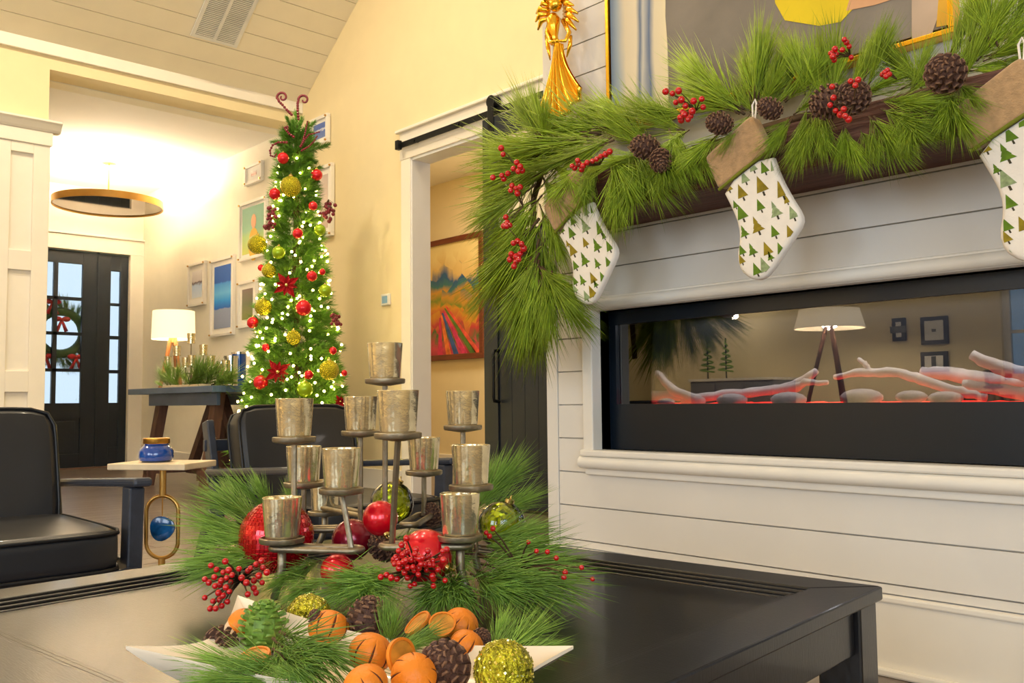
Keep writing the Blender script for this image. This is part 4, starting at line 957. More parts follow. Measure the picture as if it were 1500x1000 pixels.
def inset(P_, d):
    n = len(P_); A = sum(P_[i][0] * P_[(i + 1) % n][1] - P_[(i + 1) % n][0] * P_[i][1] for i in range(n)); sg = 1 if A > 0 else -1; R_ = []
    for i in range(n):
        a, b_, c_ = Vector(P_[i - 1]), Vector(P_[i]), Vector(P_[(i + 1) % n])
        e = (c_ - a).normalized(); R_.append((b_.x - e.y * d * sg, b_.y + e.x * d * sg))
    return R_
def shrink(P_, d):
    c_ = sum((Vector(p) for p in P_), Vector((0, 0))) / len(P_); R_ = max((Vector(p) - c_).length for p in P_)
    return [tuple(c_ + (Vector(p) - c_) * (1 - d / R_)) for p in P_]
def pillow(P_, y0, y1, rnd, dx=0, dz=0, inset=inset):
    """rounded slab: outline P_ in (x, z), from front y0 to back y1"""
    n = len(P_); rings = []
    for k, (ins, y) in enumerate(((rnd * 2.8, y0), (rnd * 1.6, y0), (rnd * .5, y0 + rnd * .45), (0, y0 + rnd * 1.3), (0, y1 - rnd), (rnd, y1))):
        rings.append([(x_ + dx, y, z_ + dz) for x_, z_ in inset(P_, ins)])
    b = MB(); vs = [v for r in rings for v in r]; fs = []
    for i in range(len(rings) - 1): fs += [(i * n + k, i * n + (k + 1) % n, (i + 1) * n + (k + 1) % n, (i + 1) * n + k) for k in range(n)]
    fs += [tuple(range(n)), tuple(range(len(rings) * n - 1, (len(rings) - 1) * n - 1, -1))]
    return b.add(vs, fs)
cuff2, body2 = w2(cuff_px), smooth2(w2(body_px), 1)
def stocking(label, target_px, rotd=0.0, ref_px=(1057, 279), pk=0, sc=1.0):
    a = oy(*ref_px, SY); t_ = oy(*target_px, SY); cr_, sr_ = math.cos(math.radians(rotd)) * sc, math.sin(math.radians(rotd)) * sc
    tf = lambda P_: [(t_.x + (x_ - a.x) * cr_ - (z_ - a.z) * sr_, t_.z + (x_ - a.x) * sr_ + (z_ - a.z) * cr_) for x_, z_ in P_]
    cu, bo = tf(cuff2), tf(body2); top = cu[0]
    t = thing('christmas_stocking', label, 'stocking', (top[0], SY, top[1]), 'stockings on the mantel')
    bd_ = pillow(bo, SY - .012, SY + .014, .006).build('sock_body', M['sock'], t, smooth=True)
    # rounded cuff, slightly larger
    cp = []
    for i in range(4):
        p, q_ = Vector(cu[i]), Vector(cu[(i + 1) % 4]); cp += [tuple(p.lerp(q_, f)) for f in (.06, .28, .5, .72, .94)]
    cp = smooth2(cp, 1)
    pillow(cp, SY - .019, SY + .02, .006, inset=shrink).build('cuff', M['cuff'], t, smooth=True)
    e0, e1 = Vector(cu[2]), Vector(cu[1])
    MB().tube([(e0.x, SY - .012, e0.y), ((e0.x + e1.x) / 2, SY - .016, (e0.y + e1.y) / 2), (e1.x, SY - .012, e1.y)], .0045, 8).build('piping', M['olive'], t, smooth=True)
    MB().tube([(top[0] - .006, SY, top[1] - .01), (top[0] - .010, SY + .005, top[1] + .03), (top[0] - .004, SY + .01, top[1] + .045), (top[0] + .002, SY + .005, top[1] + .03), (top[0] + .0, SY, top[1] - .01)], .0025, 6).build('hanging_loop', M['sock'], t, smooth=True)
    rnd = random.Random(3 + pk); lim = inset(bo, .006)
    for cxp, cyp, hp in prints_px:
        h = hp * .3 * 1.42; wd = h * .66; px, py = 1000 + cxp * .3, 130 + cyp * .3; ang = math.radians(-22)
        def TP(u, v):        # u across, v down, in pixels about the tree centre
            c_ = w2([(px + u * math.cos(ang) - v * math.sin(ang), py + u * math.sin(ang) + v * math.cos(ang))]); return tf(c_)[0]
        shape = [(0, -.5 * h), (.18 * wd, -.15 * h), (.12 * wd, -.15 * h), (.33 * wd, .08 * h), (.26 * wd, .08 * h), (.5 * wd, .28 * h), (-.5 * wd, .28 * h), (-.26 * wd, .08 * h), (-.33 * wd, .08 * h), (-.12 * wd, -.15 * h), (-.18 * wd, -.15 * h)]
        if rnd.random() < .45: shape = [(0, -.5 * h), (.45 * wd, .26 * h), (-.45 * wd, .26 * h)]
        trunk = [(-.07 * wd, .28 * h), (.07 * wd, .28 * h), (.07 * wd, .48 * h), (-.07 * wd, .48 * h)]
        S = [TP(*q_) for q_ in shape]; T_ = [TP(*q_) for q_ in trunk]
        if not all(inside(q_, lim) for q_ in S + T_):
            S = clip_to(lim, [TP(0, -.5 * h), TP(.45 * wd, .27 * h), TP(-.45 * wd, .27 * h)]); T_ = clip_to(lim, T_)
            if len(S) < 3: continue
        tree_m = [M['tg1'], M['tg1'], M['tg1'], M['tg2'], M['tg3']][rnd.randrange(5)]
        b = MB(); b.prism([(x_, SY - .0128, z_) for x_, z_ in S], (0, .0012, 0)); b.mk(1)
        if len(T_) > 2: b.prism([(x_, SY - .0128, z_) for x_, z_ in T_], (0, .0012, 0))
        b.build('printed_tree', [tree_m, M['ttr']], bd_, org=t.location)
    return t
stocking('tree print stocking hanging in the middle above the fireplace', (1057, 279))
stocking('tree print stocking hanging furthest left, half under garland', (817, 341), 6, pk=1)
stocking('tree print stocking cut off by the right edge of the photo', (1425, 223), 0, pk=2)

# ================================================================== GOLD ANGEL
AY = YF - .07
def A(px, py, dy_=0.0): return oy(px, py, AY + dy_)
an = thing('gold_angel', 'gilded angel ornament with fluted skirt hung on the shiplap beside the painting', 'angel ornament', A(818, 63))
bound = [(797, 148), (799, 160), (804, 168), (806, 178), (812, 182), (816, 193), (822, 201), (827, 192), (833, 186), (837, 175), (844, 168), (846, 157), (852, 148), (856, 130)]
nf, nr = 66, 14; vs = []
for ri in range(nr + 1):
    t_ = ri / nr
    for k in range(nf):
        u = k / (nf - 1); g_ = u * (len(bound) - 1); i_ = min(int(g_), len(bound) - 2); f_ = g_ - i_
        bx_ = bound[i_][0] * (1 - f_) + bound[i_ + 1][0] * f_; by_ = bound[i_][1] * (1 - f_) + bound[i_ + 1][1] * f_
        wx_ = 813 + 9 * u; wy_ = 63
        lt = .25 * t_ + .75 * t_ ** 2.0
        fl_ = abs(math.sin(u * math.pi * 6.5)) * .022 * t_
        vs.append(A(wx_ + (bx_ - wx_) * lt, wy_ + (by_ - wy_) * t_) + Vector((0, -math.sin(math.pi * u) * (.016 + .022 * t_) - fl_, 0)))
n0 = len(vs); vs += [v + Vector((0, .012, 0)) for v in vs]
fs = [(i * nf + k, i * nf + k + 1, (i + 1) * nf + k + 1, (i + 1) * nf + k) for i in range(nr) for k in range(nf - 1)]
fs += [tuple(n0 + q_ for q_ in f[::-1]) for f in fs]
fs += [(nr * nf + k, nr * nf + k + 1, n0 + nr * nf + k + 1, n0 + nr * nf + k) for k in range(nf - 1)]
b = MB(); b.add(vs, fs)
b.build('skirt', M['gold'], an, smooth='all')
b = MB(); tp_ = [A(817, 66), A(816, 55), A(815, 42), A(815, 30), A(815, 22)]; b.tube([p + Vector((0, -.015, 0)) for p in tp_], [.016, .014, .022, .026, .012], 12); b.build('bodice', M['gold'], an, smooth='all')
b = MB(); b.sphere(A(814, 6, -.02), .024, 14, (1, 1, 1.15)); b.build('head', M['gold'], an, smooth='all')
b = MB(); b.sphere(A(814, 1, -.005), .029, 12, (1, .8, 1)); b.build('hair', M['gold'], an, smooth='all')
b = MB(); b.tube([A(806, 30, -.02), A(801, 48, -.03), A(806, 62, -.05), A(814, 60, -.06)], [.009, .008, .006, .005], 8); b.tube([A(825, 30, -.02), A(834, 48, -.03), A(828, 60, -.05), A(818, 60, -.06)], [.009, .008, .006, .005], 8); b.build('arms', M['gold'], an, smooth='all')
b = MB(); b.sphere(A(816, 60, -.06), .009, 10, (1.2, .8, .7)); b.build('clasped_hands', M['gold'], an, smooth='all')
for sg, rt, tipx in ((-1, 806, 788), (1, 826, 844)):
    b = MB()
    for k in range(7):
        p0 = A(rt, 26 - k * 5, .005); p1 = A(tipx + sg * (-k * 1.5 + 6 * math.sin(k)), 44 - k * 12, -.005 - .004 * (k % 2)); md = p0.lerp(p1, .55) + Vector((0, -.012, .01))
        b.tube([p0, md, p1], [.006, .011, .003], 7)
    b.build('wing', M['gold'], an, smooth='all')
for sg, pts in ((-1, [(800, 52), (803, 70), (806, 88)]), (1, [(836, 52), (835, 66), (830, 84)])):
    b = MB(); b.tube([A(*q_, -.015) for q_ in pts], [.006, .008, .002], 8); b.build('sleeve', M['gold'], an, smooth='all')
# small gold bead ornament below the angel
p = A(842, 200); o = MB(); o.sphere(p, .012, 12); o.sphere(p + Vector((.022, 0, .006)), .010, 12); o.sphere(p + Vector((.012, -.005, -.016)), .009, 12); o.tube([p, p + Vector((.0, 0, .05))], .0015, 6)
tag(o.build('gold_bead_cluster', M['gold'], None, org=p, smooth='all'), 'tiny gold bead cluster below the angel skirt', 'ornament')

# ================================================================== CHRISTMAS TREE
TX, TY = -5.96, 3.35
def treepx(px, py):          # pixel on the tree's mid plane facing the camera
    base = Vector((TX, TY, 1)); d_ = (base - CAM).dot(CF); return at(px, py, d_)
xt = thing('christmas_tree', 'slim decorated Christmas tree with warm lights beside the entrance hall', 'tree', (TX, TY, 0))
ZT = 2.72
MB().tube([(TX, TY, .05), (TX, TY, 1.4), (TX + .01, TY, ZT + .05)], [.035, .03, .012], 8).build('trunk', M['twig'], xt, smooth=True)
MB().lathe([(.2, 0), (.2, .03), (.05, .06), (.04, .12)], 20, (TX, TY, 0)).build('stand', M['iron'], xt, smooth=True)
def tr_r(z): return .43 - .345 * ((z - .25) / (ZT - .25)) ** .95
for k in range(300):
    z = .28 + (ZT - .28) * (1 - (1 - (k + .5) / 300) ** .8) ; a = k * 2.39996 + random.uniform(-.2, .2); r = tr_r(z)
    p0 = Vector((TX, TY, z)) + Vector((math.cos(a), math.sin(a), 0)) * (r * random.uniform(.15, .35))
    p1 = Vector((TX, TY, z)) + Vector((math.cos(a), math.sin(a), 0)) * (r * random.uniform(.92, 1.12)) + Vector((0, 0, random.uniform(-.02, .09)))
    if (p1 - p0).length < .13: p1 = p0 + (p1 - p0).normalized() * .15
    put_spray(xt, FIR, p0, p1, 'branch', 1.12)
b = MB()
rq = random.Random(5)
for k in range(1000):                                    # short inner twigs filling the middle of the tree
    z = rq.uniform(.3, ZT); a = rq.uniform(0, 6.28); r = tr_r(z) * rq.uniform(.35, .92); c_ = Vector((TX + r * math.cos(a), TY + r * math.sin(a), z))
    for j in range(26):
        d_ = Vector((math.cos(a) + rq.uniform(-.9, .9), math.sin(a) + rq.uniform(-.9, .9), rq.uniform(-.5, .9)))
        needle_geo(b, c_ + d_ * .01, d_, rq.uniform(.05, .09), .0016, Vector((0, 0, .1)))
tag(b.build('inner_foliage', M['fir'], xt, fixn=False), kind='stuff')
for k, (dx, dy_, z1) in enumerate(((0, 0, .24), (.05, .02, .18), (-.05, -.02, .17), (.03, -.05, .15), (-.03, .05, .15))):
    put_spray(xt, FIR, (TX, TY, ZT - .06), (TX + dx, TY + dy_, ZT - .06 + z1), 'branch', 1.0)
put_spray(xt, FIR, treepx(445, 222), treepx(486, 211), 'branch', 1.0)
BULB = MB().sphere((0, 0, 0), 1, 8).build('bulb_source', M['bulb'], None, smooth='all'); _b = BULB.data; bpy.data.objects.remove(BULB); BULB = _b
rq = random.Random(9)
toc = Vector((-TX, -TY, 0)).normalized(); ca0 = math.atan2(toc.y, toc.x)
for k in range(230):
    z = .3 + (ZT - .2 - .3) * (1 - (1 - (k + .5) / 230) ** .7); a = ca0 + rq.uniform(-1.75, 1.75); r = tr_r(z) * rq.uniform(.9, 1.12)
    inst('light_bulb', BULB, xt, Vector((r * math.cos(a), r * math.sin(a), z)), None, .0095)
# ornaments: position by pixel on the tree's own surface
def tsurf(px, py, out=.04):
    p = treepx(px, py); ax_ = Vector((TX, TY, p.z)); lat = (p - ax_); r = tr_r(p.z) + out; s_ = lat.length
    f = math.sqrt(max(r * r - s_ * s_, 0.0)); return p + toc * f
DT = (Vector((TX, TY, 1)) - CAM).dot(CF)
def ball(name, label, c, r, m, group, cat='ornament', capdir=(0, 0, 1), n=20, fr=None):
    t = thing(name, label, cat, c, group); q_ = Vector(capdir).normalized(); mt = q_.to_track_quat('Z', 'Y').to_matrix()
    prof = [(max(r * math.sin(math.pi * i / 14), 1e-5), -r * math.cos(math.pi * i / 14)) for i in range(15)]
    MB().lathe(prof, n, c, mt, fr).build('ball', m, t, smooth='all')
    MB().lathe([(r * .2, r * .93), (r * .2, r * 1.12), (r * .05, r * 1.14)], 12, c, mt).build('cap', M['capm'], t, smooth=True)
    lo = [Vector(c) + mt @ Vector((r * .1 * math.cos(a), 0, r * 1.2 + r * .1 * math.sin(a))) for a in [2 * math.pi * k / 10 for k in range(10)]]
    MB().tube(lo, r * .02, 5, True).build('hook_ring', M['capm'], t)
    return t
def tball(label, px, py, rp, m, grp, **kw):
    ball('bauble', label, tsurf(px, py), px2m(rp, DT - .4), M[m], grp, **kw)
RB = 'red balls on the tree'
for lb, a, b_, r in [('red ball at the upper left of the tree, nearest its top', 415, 237, 9), ('red ball at the upper right edge of the tree', 464, 256, 9), ('red ball on the upper left edge of the tree beside a lime glitter ball', 403, 289, 9), ('small red ball right of the lime glitter ball near the tree top', 458, 307, 7), ('red ball at mid height on the tree axis', 436, 350, 8), ('red ball just above the biggest red ball on the tree', 456, 411, 8), ('biggest red ball in the middle of the tree', 444, 457, 12), ('red ball on the left edge of the tree at lamp height', 371, 474, 9), ('small red ball left of centre on the lower tree', 391, 512, 6), ('small red ball on the right edge of the lower tree', 486, 516, 6), ('large red ball low on the left side of the tree', 384, 561, 11), ('small red ball low in the middle of the tree', 451, 551, 7), ('small red ball low at the right edge of the tree', 503, 547, 5), ('small red ball high on the right, half hidden in the tree', 471, 403, 5), ('tiny red ball far up the left edge of the tree', 383, 395, 5)]: tball(lb, a, b_, r, 'redball', RB)
for lb, a, b_, r in [('lime gold glitter ball near the top of the tree', 426, 281, 16), ('lime gold glitter ball on the left edge of the tree, upper half', 377, 358, 15), ('lime gold glitter ball left of the tree axis at mid height', 395, 402, 11), ('lime gold glitter ball left of the biggest red ball', 387, 454, 13), ('lime gold glitter ball low on the right side of the tree', 480, 544, 15), ('lime gold glitter ball in the middle of the lower tree', 430, 499, 11)]: tball(lb, a, b_, r, 'goldglit', 'glitter balls on the tree', fr=lambda a, z: 1 + .02 * math.cos(16 * a))
for lb, a, b_, r in [('shiny lime ball low in the middle of the tree', 446, 571, 12), ('shiny lime ball right of centre, upper tree', 468, 341, 9), ('shiny lime ball left of centre, upper tree', 409, 377, 10), ('shiny lime ball on the right side at mid height', 475, 430, 10)]: tball(lb, a, b_, r, 'lime', 'lime balls on the tree')
def poinsettia(label, px, py, rp):
    c_ = tsurf(px, py, .05); t = thing('glitter_flower', label, 'ornament', c_, 'red glitter flowers on the tree'); R_ = px2m(rp, DT - .4)
    up = Vector((0, 0, 1)); sd = toc.cross(up).normalized()
    for k in range(8):
        a = 2 * math.pi * k / 8 + .2; d_ = (sd * math.cos(a) + up * math.sin(a)); s_ = toc.cross(d_); L = R_ * (1 if k % 2 else .75)
        b = MB(); vs = [c_ + toc * .004, c_ + d_ * L * .5 + s_ * L * .22 + toc * .02, c_ + d_ * L + toc * .006, c_ + d_ * L * .5 - s_ * L * .22 + toc * .02, c_ + d_ * L * .5 + toc * .008]
        vs2 = [v - toc * .003 for v in vs]
        b.add(vs + vs2, [(0, 1, 4), (1, 2, 4), (2, 3, 4), (3, 0, 4), (5, 9, 6), (6, 9, 7), (7, 9, 8), (8, 9, 5), (0, 5, 6, 1), (1, 6, 7, 2), (2, 7, 8, 3), (3, 8, 5, 0)])
        b.build('petal', M['redglit'], t)
    MB().sphere(c_ + toc * .015, R_ * .14, 8).build('centre', M['capm'], t, smooth='all')
for lb, a, b_, r in [('red glitter flower above the biggest red ball on the tree', 420, 425, 22), ('red glitter flower beside the large low red ball on the tree', 408, 547, 22), ('red glitter flower low at the right edge of the tree', 496, 588, 12)]: poinsettia(lb, a, b_, r)
def grapes(label, px, py, n, hpx, seed):
    rq = random.Random(seed); tips = [tsurf(px + rq.gauss(0, 4), py + rq.uniform(-hpx, hpx), .06) + Vector((rq.uniform(-.02, .02), rq.uniform(-.02, .02), 0)) for k in range(n)]
    berry_pick(label, tsurf(px, py - hpx - 6, .0), tips, .014, 'burgundy bead clusters on the tree', BURG, 'bead_cluster')
grapes('burgundy bead cluster on the upper left side of the tree', 395, 325, 26, 16, 1); grapes('burgundy bead cluster on the upper right edge of the tree', 481, 312, 26, 14, 2); grapes('burgundy bead cluster on the right edge at mid height', 490, 471, 16, 7, 3)
def curl(label, pts, m='burg', grp='beaded curls on the tree top', rr=.011):
    P3 = [treepx(a, b_) + toc * .1 for a, b_ in pts]; t = thing('beaded_curl', label, 'tree pick', P3[0], grp)
    Q = []
    for i in range(len(P3) - 1):
        n = max(2, int((P3[i + 1] - P3[i]).length / (rr * 1.4)))
        Q += [P3[i].lerp(P3[i + 1], k / n) for k in range(n)]
    Q.append(P3[-1]); MB().tube(Q, rr * .4, 6).build('wire', M['burg'], t)
    for i, q_ in enumerate(Q): inst('bead', BURG, t, q_ - P3[0], None, rr * (1 - .45 * i / len(Q)))
def spiral(x0, y0, cx, cy, r0, turns, sgn, n=22, a0=0):
    return [(x0, y0)] + [(cx + r0 * (1 - .75 * k / n) * math.cos(a0 + sgn * turns * 2 * math.pi * k / n), cy - r0 * (1 - .75 * k / n) * math.sin(a0 + sgn * turns * 2 * math.pi * k / n)) for k in range(n + 1)]
curl('tall beaded curl rising left from the tree tip', [(427, 174), (420, 167), (414, 160), (409, 155)] + spiral(408, 152, 414, 149, 8, 1.1, -1, a0=3.3))
curl('tall beaded curl rising right from the tree tip', [(437, 180), (436, 168), (436, 158)] + spiral(437, 153, 445, 153, 8, .9, -1, a0=2.9))
curl('drooping beaded curl at the upper left of the tree', [(420, 214), (408, 214), (400, 218), (396, 226), (397, 233), (402, 235), (405, 231)])
curl('small beaded curl just left of the tree tip', [(430, 206), (424, 202), (420, 197), (417, 193), (421, 191), (422, 195)])
curl('red beaded branch fanning right below the tree tip', [(440, 220), (446, 210), (452, 203), (460, 201), (467, 199)], rr=.010)
curl('short red beaded branch above the fanning one', [(443, 215), (446, 204), (448, 194), (450, 184)], rr=.010)
curl('beaded branch leaning right on the tree shoulder', [(442, 226), (452, 220), (460, 212), (464, 205)], rr=.009)

# ================================================================== CENTREPIECE ON THE COFFEE TABLE
cups = [  # pixel of the cup's base middle, top width, label
 (431, 640, 56, 'mercury glass votive on a tall stem, upper left of the centrepiece'), (445, 706, 52, 'mercury glass votive behind and below the upper left one'), (413, 787, 58, 'lowest mercury glass votive at the front left leg'),
 (500, 715, 58, 'mercury glass votive in front of the armchair, above the looped end'), (528, 631, 50, 'mercury glass votive left of the tallest pair'), (564, 555, 52, 'highest mercury glass votive of the centrepiece'),
 (583, 634, 62, 'mercury glass votive just below the highest one'), (621, 689, 48, 'mercury glass votive left of the lower right pair'), (678, 623, 50, 'mercury glass votive on the right against the doorway'),
 (690, 710, 58, 'mercury glass votive under the right doorway one'), (674, 783, 60, 'lowest mercury glass votive at the front right leg'), (476, 748, 44, 'half hidden low mercury glass votive at the back left')]
CW = .063
cpos = [at(a, b_, CW * F_PIX / wd) for a, b_, wd, _ in cups]
cb = thing('candle_holder', 'aged metal candle holder with twelve plates at different heights on the coffee table', 'candle holder', oz(550, 830, TZ - .014))
bt = TZ - .014
for p in cpos: MB().lathe([(.010, -.012), (.034, -.008), (.0355, -.006), (.0355, 0), (.033, .001), (.031, -.003)], 28, p).build('plate', M['pewter'], cb, smooth=True)
c3, c4, c7, c11, c2, c8, c12, c10 = cpos[2], cpos[3], cpos[6], cpos[10], cpos[1], cpos[7], cpos[11], cpos[9]
def paperclip(p, q_, w_, z):
    p, q_ = Vector((p.x, p.y, z)), Vector((q_.x, q_.y, z)); d_ = (q_ - p).normalized(); s_ = Vector((-d_.y, d_.x, 0)); pts = []
    for k in range(9): a = math.pi * k / 8 - math.pi / 2; pts.append(q_ + d_ * (w_ * math.cos(a)) + s_ * (w_ * math.sin(a)))
    for k in range(9): a = math.pi * k / 8 + math.pi / 2; pts.append(p + d_ * (w_ * math.cos(a)) + s_ * (w_ * math.sin(a)))
    MB().tube(pts, .0055, 8, True).build('loop_arm', M['pewter'], cb, smooth='all')
zL = c3.z - .016
e4 = at(515, 778, 1.42); e7 = at(574, 775, 1.40)
paperclip(c3, e4, .016, zL); paperclip(c11, e7, .016, c11.z - .016)
e2 = at(540, 770, 1.62); paperclip(c2 + Vector((0, 0, 0)), e2, .014, zL + .006)
e8 = at(600, 752, 1.62); paperclip(c8, e8, .014, zL + .012)
paperclip(c12, at(560, 760, 1.7), .014, zL + .012)
def stem(top, bot, r=.0048): MB().tube([top - Vector((0, 0, .008)), top.lerp(bot, .5), bot], r, 8).build('stem', M['pewter'], cb, smooth=True)
def drop(p, z, dx=0): return Vector((p.x + dx, p.y, z))
stem(cpos[0], drop(cpos[0], zL)); stem(c4, drop(e4, zL)); stem(cpos[4], drop(cpos[4], zL + .01)); stem(cpos[5], drop(cpos[5], zL + .01)); stem(c7, drop(e7, c11.z - .016)); stem(c2, drop(c2, zL + .004)); stem(c8, drop(c8, zL + .012)); stem(cpos[8], drop(cpos[8], zL)); stem(c10, drop(c10, zL)); stem(c12, drop(c12, zL))
def leg(top, kick): 
    b = MB(); b.tube([top - Vector((0, 0, .008)), Vector((top.x, top.y, top.z - .05)), Vector((top.x, top.y, bt + .035)) + kick * .3, Vector((top.x, top.y, bt + .006)) + kick], [.007, .007, .007, .006], 8); b.build('leg', M['pewter'], cb, smooth='all')
leg(c3, CR * -.012 - Vector((0, 0, 0)) + Vector((0, 0, 0))); leg(c11, CR * .022); leg(drop(c12, zL + .02), CR * -.02); leg(drop(c10, zL + .02) + CF * .1, CR * .02)
for i, (p, (_, _, _, lb)) in enumerate(zip(cpos, cups)):
    v = thing('votive_cup', lb, 'votive', p + Vector((0, 0, .001)), 'votive cups of the centrepiece'); h = .062
    MB().lathe([(.0265, 0), (.0272, .004), (.0312, h), (.0306, h + .0008), (.0285, h), (.0242, .006), (.0005, .005)], 32, p + Vector((0, 0, .001))).build('glass', M['mercury'], v, smooth=True)
    MB().lathe([(.019, .006), (.019, .022), (.016, .023), (.0005, .021)], 20, p + Vector((0, 0, .001))).build('tealight', M['wax'], v, smooth=True)
# ornaments among the greens
def cball(label, px, py, rp, d, m, **kw):
    return ball('bauble', label, at(px, py, d), px2m(rp, d), M[m] if isinstance(m, str) else m, 'baubles in the centrepiece', n=32, **kw)
b1 = cball('large faceted red ball at the left of the centrepiece', 405, 786, 53, 1.52, mat('red_mosaic_mirror', (206, 22, 32), .16, .7, var=.15, vscale=40, coat=.4), capdir=(.2, .3, 1))
# mosaic tiles on the large red ball
r_b = px2m(53, 1.52); cb_ = at(405, 786, 1.52); b = MB()
for i in range(3, 24):
    ph = math.pi * i / 26; nn = max(6, int(52 * math.sin(ph)))
    for k in range(nn):
        a = 2 * math.pi * k / nn; o_ = Vector((math.sin(ph) * math.cos(a), math.sin(ph) * math.sin(a), math.cos(ph))); x_ = Vector((-math.sin(a), math.cos(a), 0)); y_ = o_.cross(x_)
        w_ = r_b * math.sin(ph) * math.pi / nn * .82; h_ = r_b * math.pi / 26 * .40; c_ = cb_ + o_ * r_b * 1.012
        jx = random.uniform(-.10, .10); jy = random.uniform(-.10, .10)
        vs = [c_ + x_ * sx * w_ + y_ * sy * h_ + o_ * (jx * sx * w_ + jy * sy * h_) for sx, sy in ((-1, -1), (1, -1), (1, 1), (-1, 1))]
        b.add(vs + [v - o_ * r_b * .02 for v in vs], [(0, 1, 2, 3), (0, 4, 5, 1), (1, 5, 6, 2), (2, 6, 7, 3), (3, 7, 4, 0)])
tag(b.build('mosaic_tiles', mat('red_mosaic_tile', (200, 18, 28), .12, .55, var=.2, vscale=60, coat=.6), b1), kind='stuff')
cball('satin red ball in the middle of the centrepiece, under the tall stems', 557, 759, 26, 1.48, 'redball', capdir=(.6, 0, -.8))
cball('big satin red ball at front right behind red berries', 623, 815, 40, 1.40, 'redball', capdir=(.8, .3, -.3))
cball('satin red ball peeping out low between the green needles', 494, 836, 25, 1.42, 'redball', capdir=(-.2, .5, -.8))
cball('dark red ball under the looped arm end', 516, 790, 30, 1.56, 'darkred', capdir=(-.2, .5, -.8))
def foilball(label, px, py, rp, d):
    c_ = at(px, py, d); r = px2m(rp, d); t = ball('bauble', label, c_, r, M['ballglass'], 'baubles in the centrepiece', n=32, capdir=(.3, .2, 1))
    rq = random.Random(px); b = MB()
    for k in range(240):
        o_ = Vector((rq.gauss(0, 1), rq.gauss(0, 1), rq.gauss(0, 1))).normalized(); p = c_ + o_ * r * rq.uniform(.55, .86); x_ = o_.orthogonal().normalized(); y_ = o_.cross(x_); s_ = r * rq.uniform(.08, .16)
        q_ = [p + x_ * s_, p + y_ * s_ * .7 + o_ * s_ * .3, p - x_ * s_, p - y_ * s_ * .7 - o_ * s_ * .3]
        b.prism(q_, o_ * .0006)
    b.build('gold_foil', mat('lime_gold_foil', (214, 214, 48), .25, .35, var=.25), t)
foilball('clear lime ball with gold foil behind the tall candle stems', 574, 737, 32, 1.72)
foilball('clear lime ball with gold foil among needles on the right', 735, 768, 35, 1.60)
# pine sprays
cg = thing('centrepiece_greens', 'bed of green pine sprays around the candle holder on the coffee table', 'greenery', oz(560, 850, bt))
def S(bx, by, bd_, tx, ty, td_, g=1.05):
    p0, p1 = at(bx, by, bd_), at(tx, ty, td_); p0.z = max(p0.z, bt + .012); p1.z = max(p1.z, bt + .02); put_spray(cg, SPRT, p0, p1, grow=g)
for a in [(390,765,1.58,268,715,1.55),(395,785,1.55,250,755,1.52),(390,790,1.52,262,790,1.48),(390,805,1.50,240,832,1.42),(385,820,1.48,250,848,1.40),(400,750,1.72,322,690,1.70),(400,745,1.72,365,688,1.7),(385,770,1.6,300,700,1.62),(430,760,1.7,420,700,1.75),
          (690,745,1.7,790,662,1.72),(690,755,1.68,765,655,1.7),(700,765,1.66,812,712,1.66),(690,745,1.75,735,660,1.8),(700,790,1.56,830,765,1.55),(705,800,1.52,860,805,1.5),(700,815,1.48,872,838,1.4),(705,825,1.45,885,872,1.32),(700,835,1.42,850,895,1.26),(690,840,1.42,790,890,1.26),(700,810,1.5,845,855,1.42),(720,800,1.6,800,760,1.6),
          (650,840,1.42,600,905,1.24),(655,845,1.4,640,908,1.22),(665,845,1.4,690,905,1.24),(660,840,1.42,665,895,1.25),(600,840,1.40,480,880,1.28),(590,845,1.38,460,855,1.33),(560,840,1.40,440,890,1.26),(500,830,1.42,590,880,1.28),(480,845,1.40,400,890,1.3),(450,830,1.45,380,870,1.36),(520,850,1.38,560,900,1.24),(470,820,1.5,420,850,1.4),(640,800,1.5,700,840,1.42),(560,800,1.6,620,780,1.62),(440,800,1.55,380,830,1.45),(700,850,1.38,745,885,1.28)]: S(*a)
# berries
def tb(label, base, pts, rp, grp='berry picks in the centrepiece'):
    tips = [at(a, b_, d_) for a, b_, d_ in pts]
    for q_ in tips: q_.z = max(q_.z, bt + .01)
    berry_pick(label, at(*base), tips, rp, grp)
rq = random.Random(21)
lb_ = [(330, 822), (309, 828), (317, 834), (327, 838), (335, 835), (300, 848), (306, 853), (314, 845), (324, 850), (332, 846), (340, 842), (315, 858), (322, 856), (331, 860), (338, 852), (320, 868), (327, 872), (336, 866), (300, 875), (312, 880), (322, 878), (308, 891), (316, 891), (325, 887), (333, 881), (350, 833), (363, 836), (354, 846), (361, 853), (372, 850), (379, 843), (372, 861), (384, 853), (367, 832), (375, 826), (385, 831), (383, 821), (391, 838), (375, 868), (363, 870)]
tb('dense red berry pick at the left front of the centrepiece', (352, 850, 1.38), [(a, b_, rq.uniform(1.26, 1.32)) for a, b_ in lb_], .0046)
mb_ = [(rq.gauss(608, 20), rq.gauss(825, 12)) for k in range(58)] + [(573, 846), (597, 846), (601, 858), (635, 848), (635, 858), (652, 850), (578, 826), (590, 812)]
tb('dense red berry pick in front of the big right red ball', (612, 840, 1.36), [(a, b_, rq.uniform(1.25, 1.30)) for a, b_ in mb_], .0046)
tb('sparse red berry sprig among needles on the right', (760, 830, 1.45), [(774, 794, 1.4), (786, 807, 1.4), (802, 808, 1.38), (815, 817, 1.38), (852, 831, 1.34), (826, 845, 1.33), (868, 848, 1.33), (712, 780, 1.42), (722, 774, 1.42), (717, 785, 1.42), (828, 838, 1.33)], .0042)
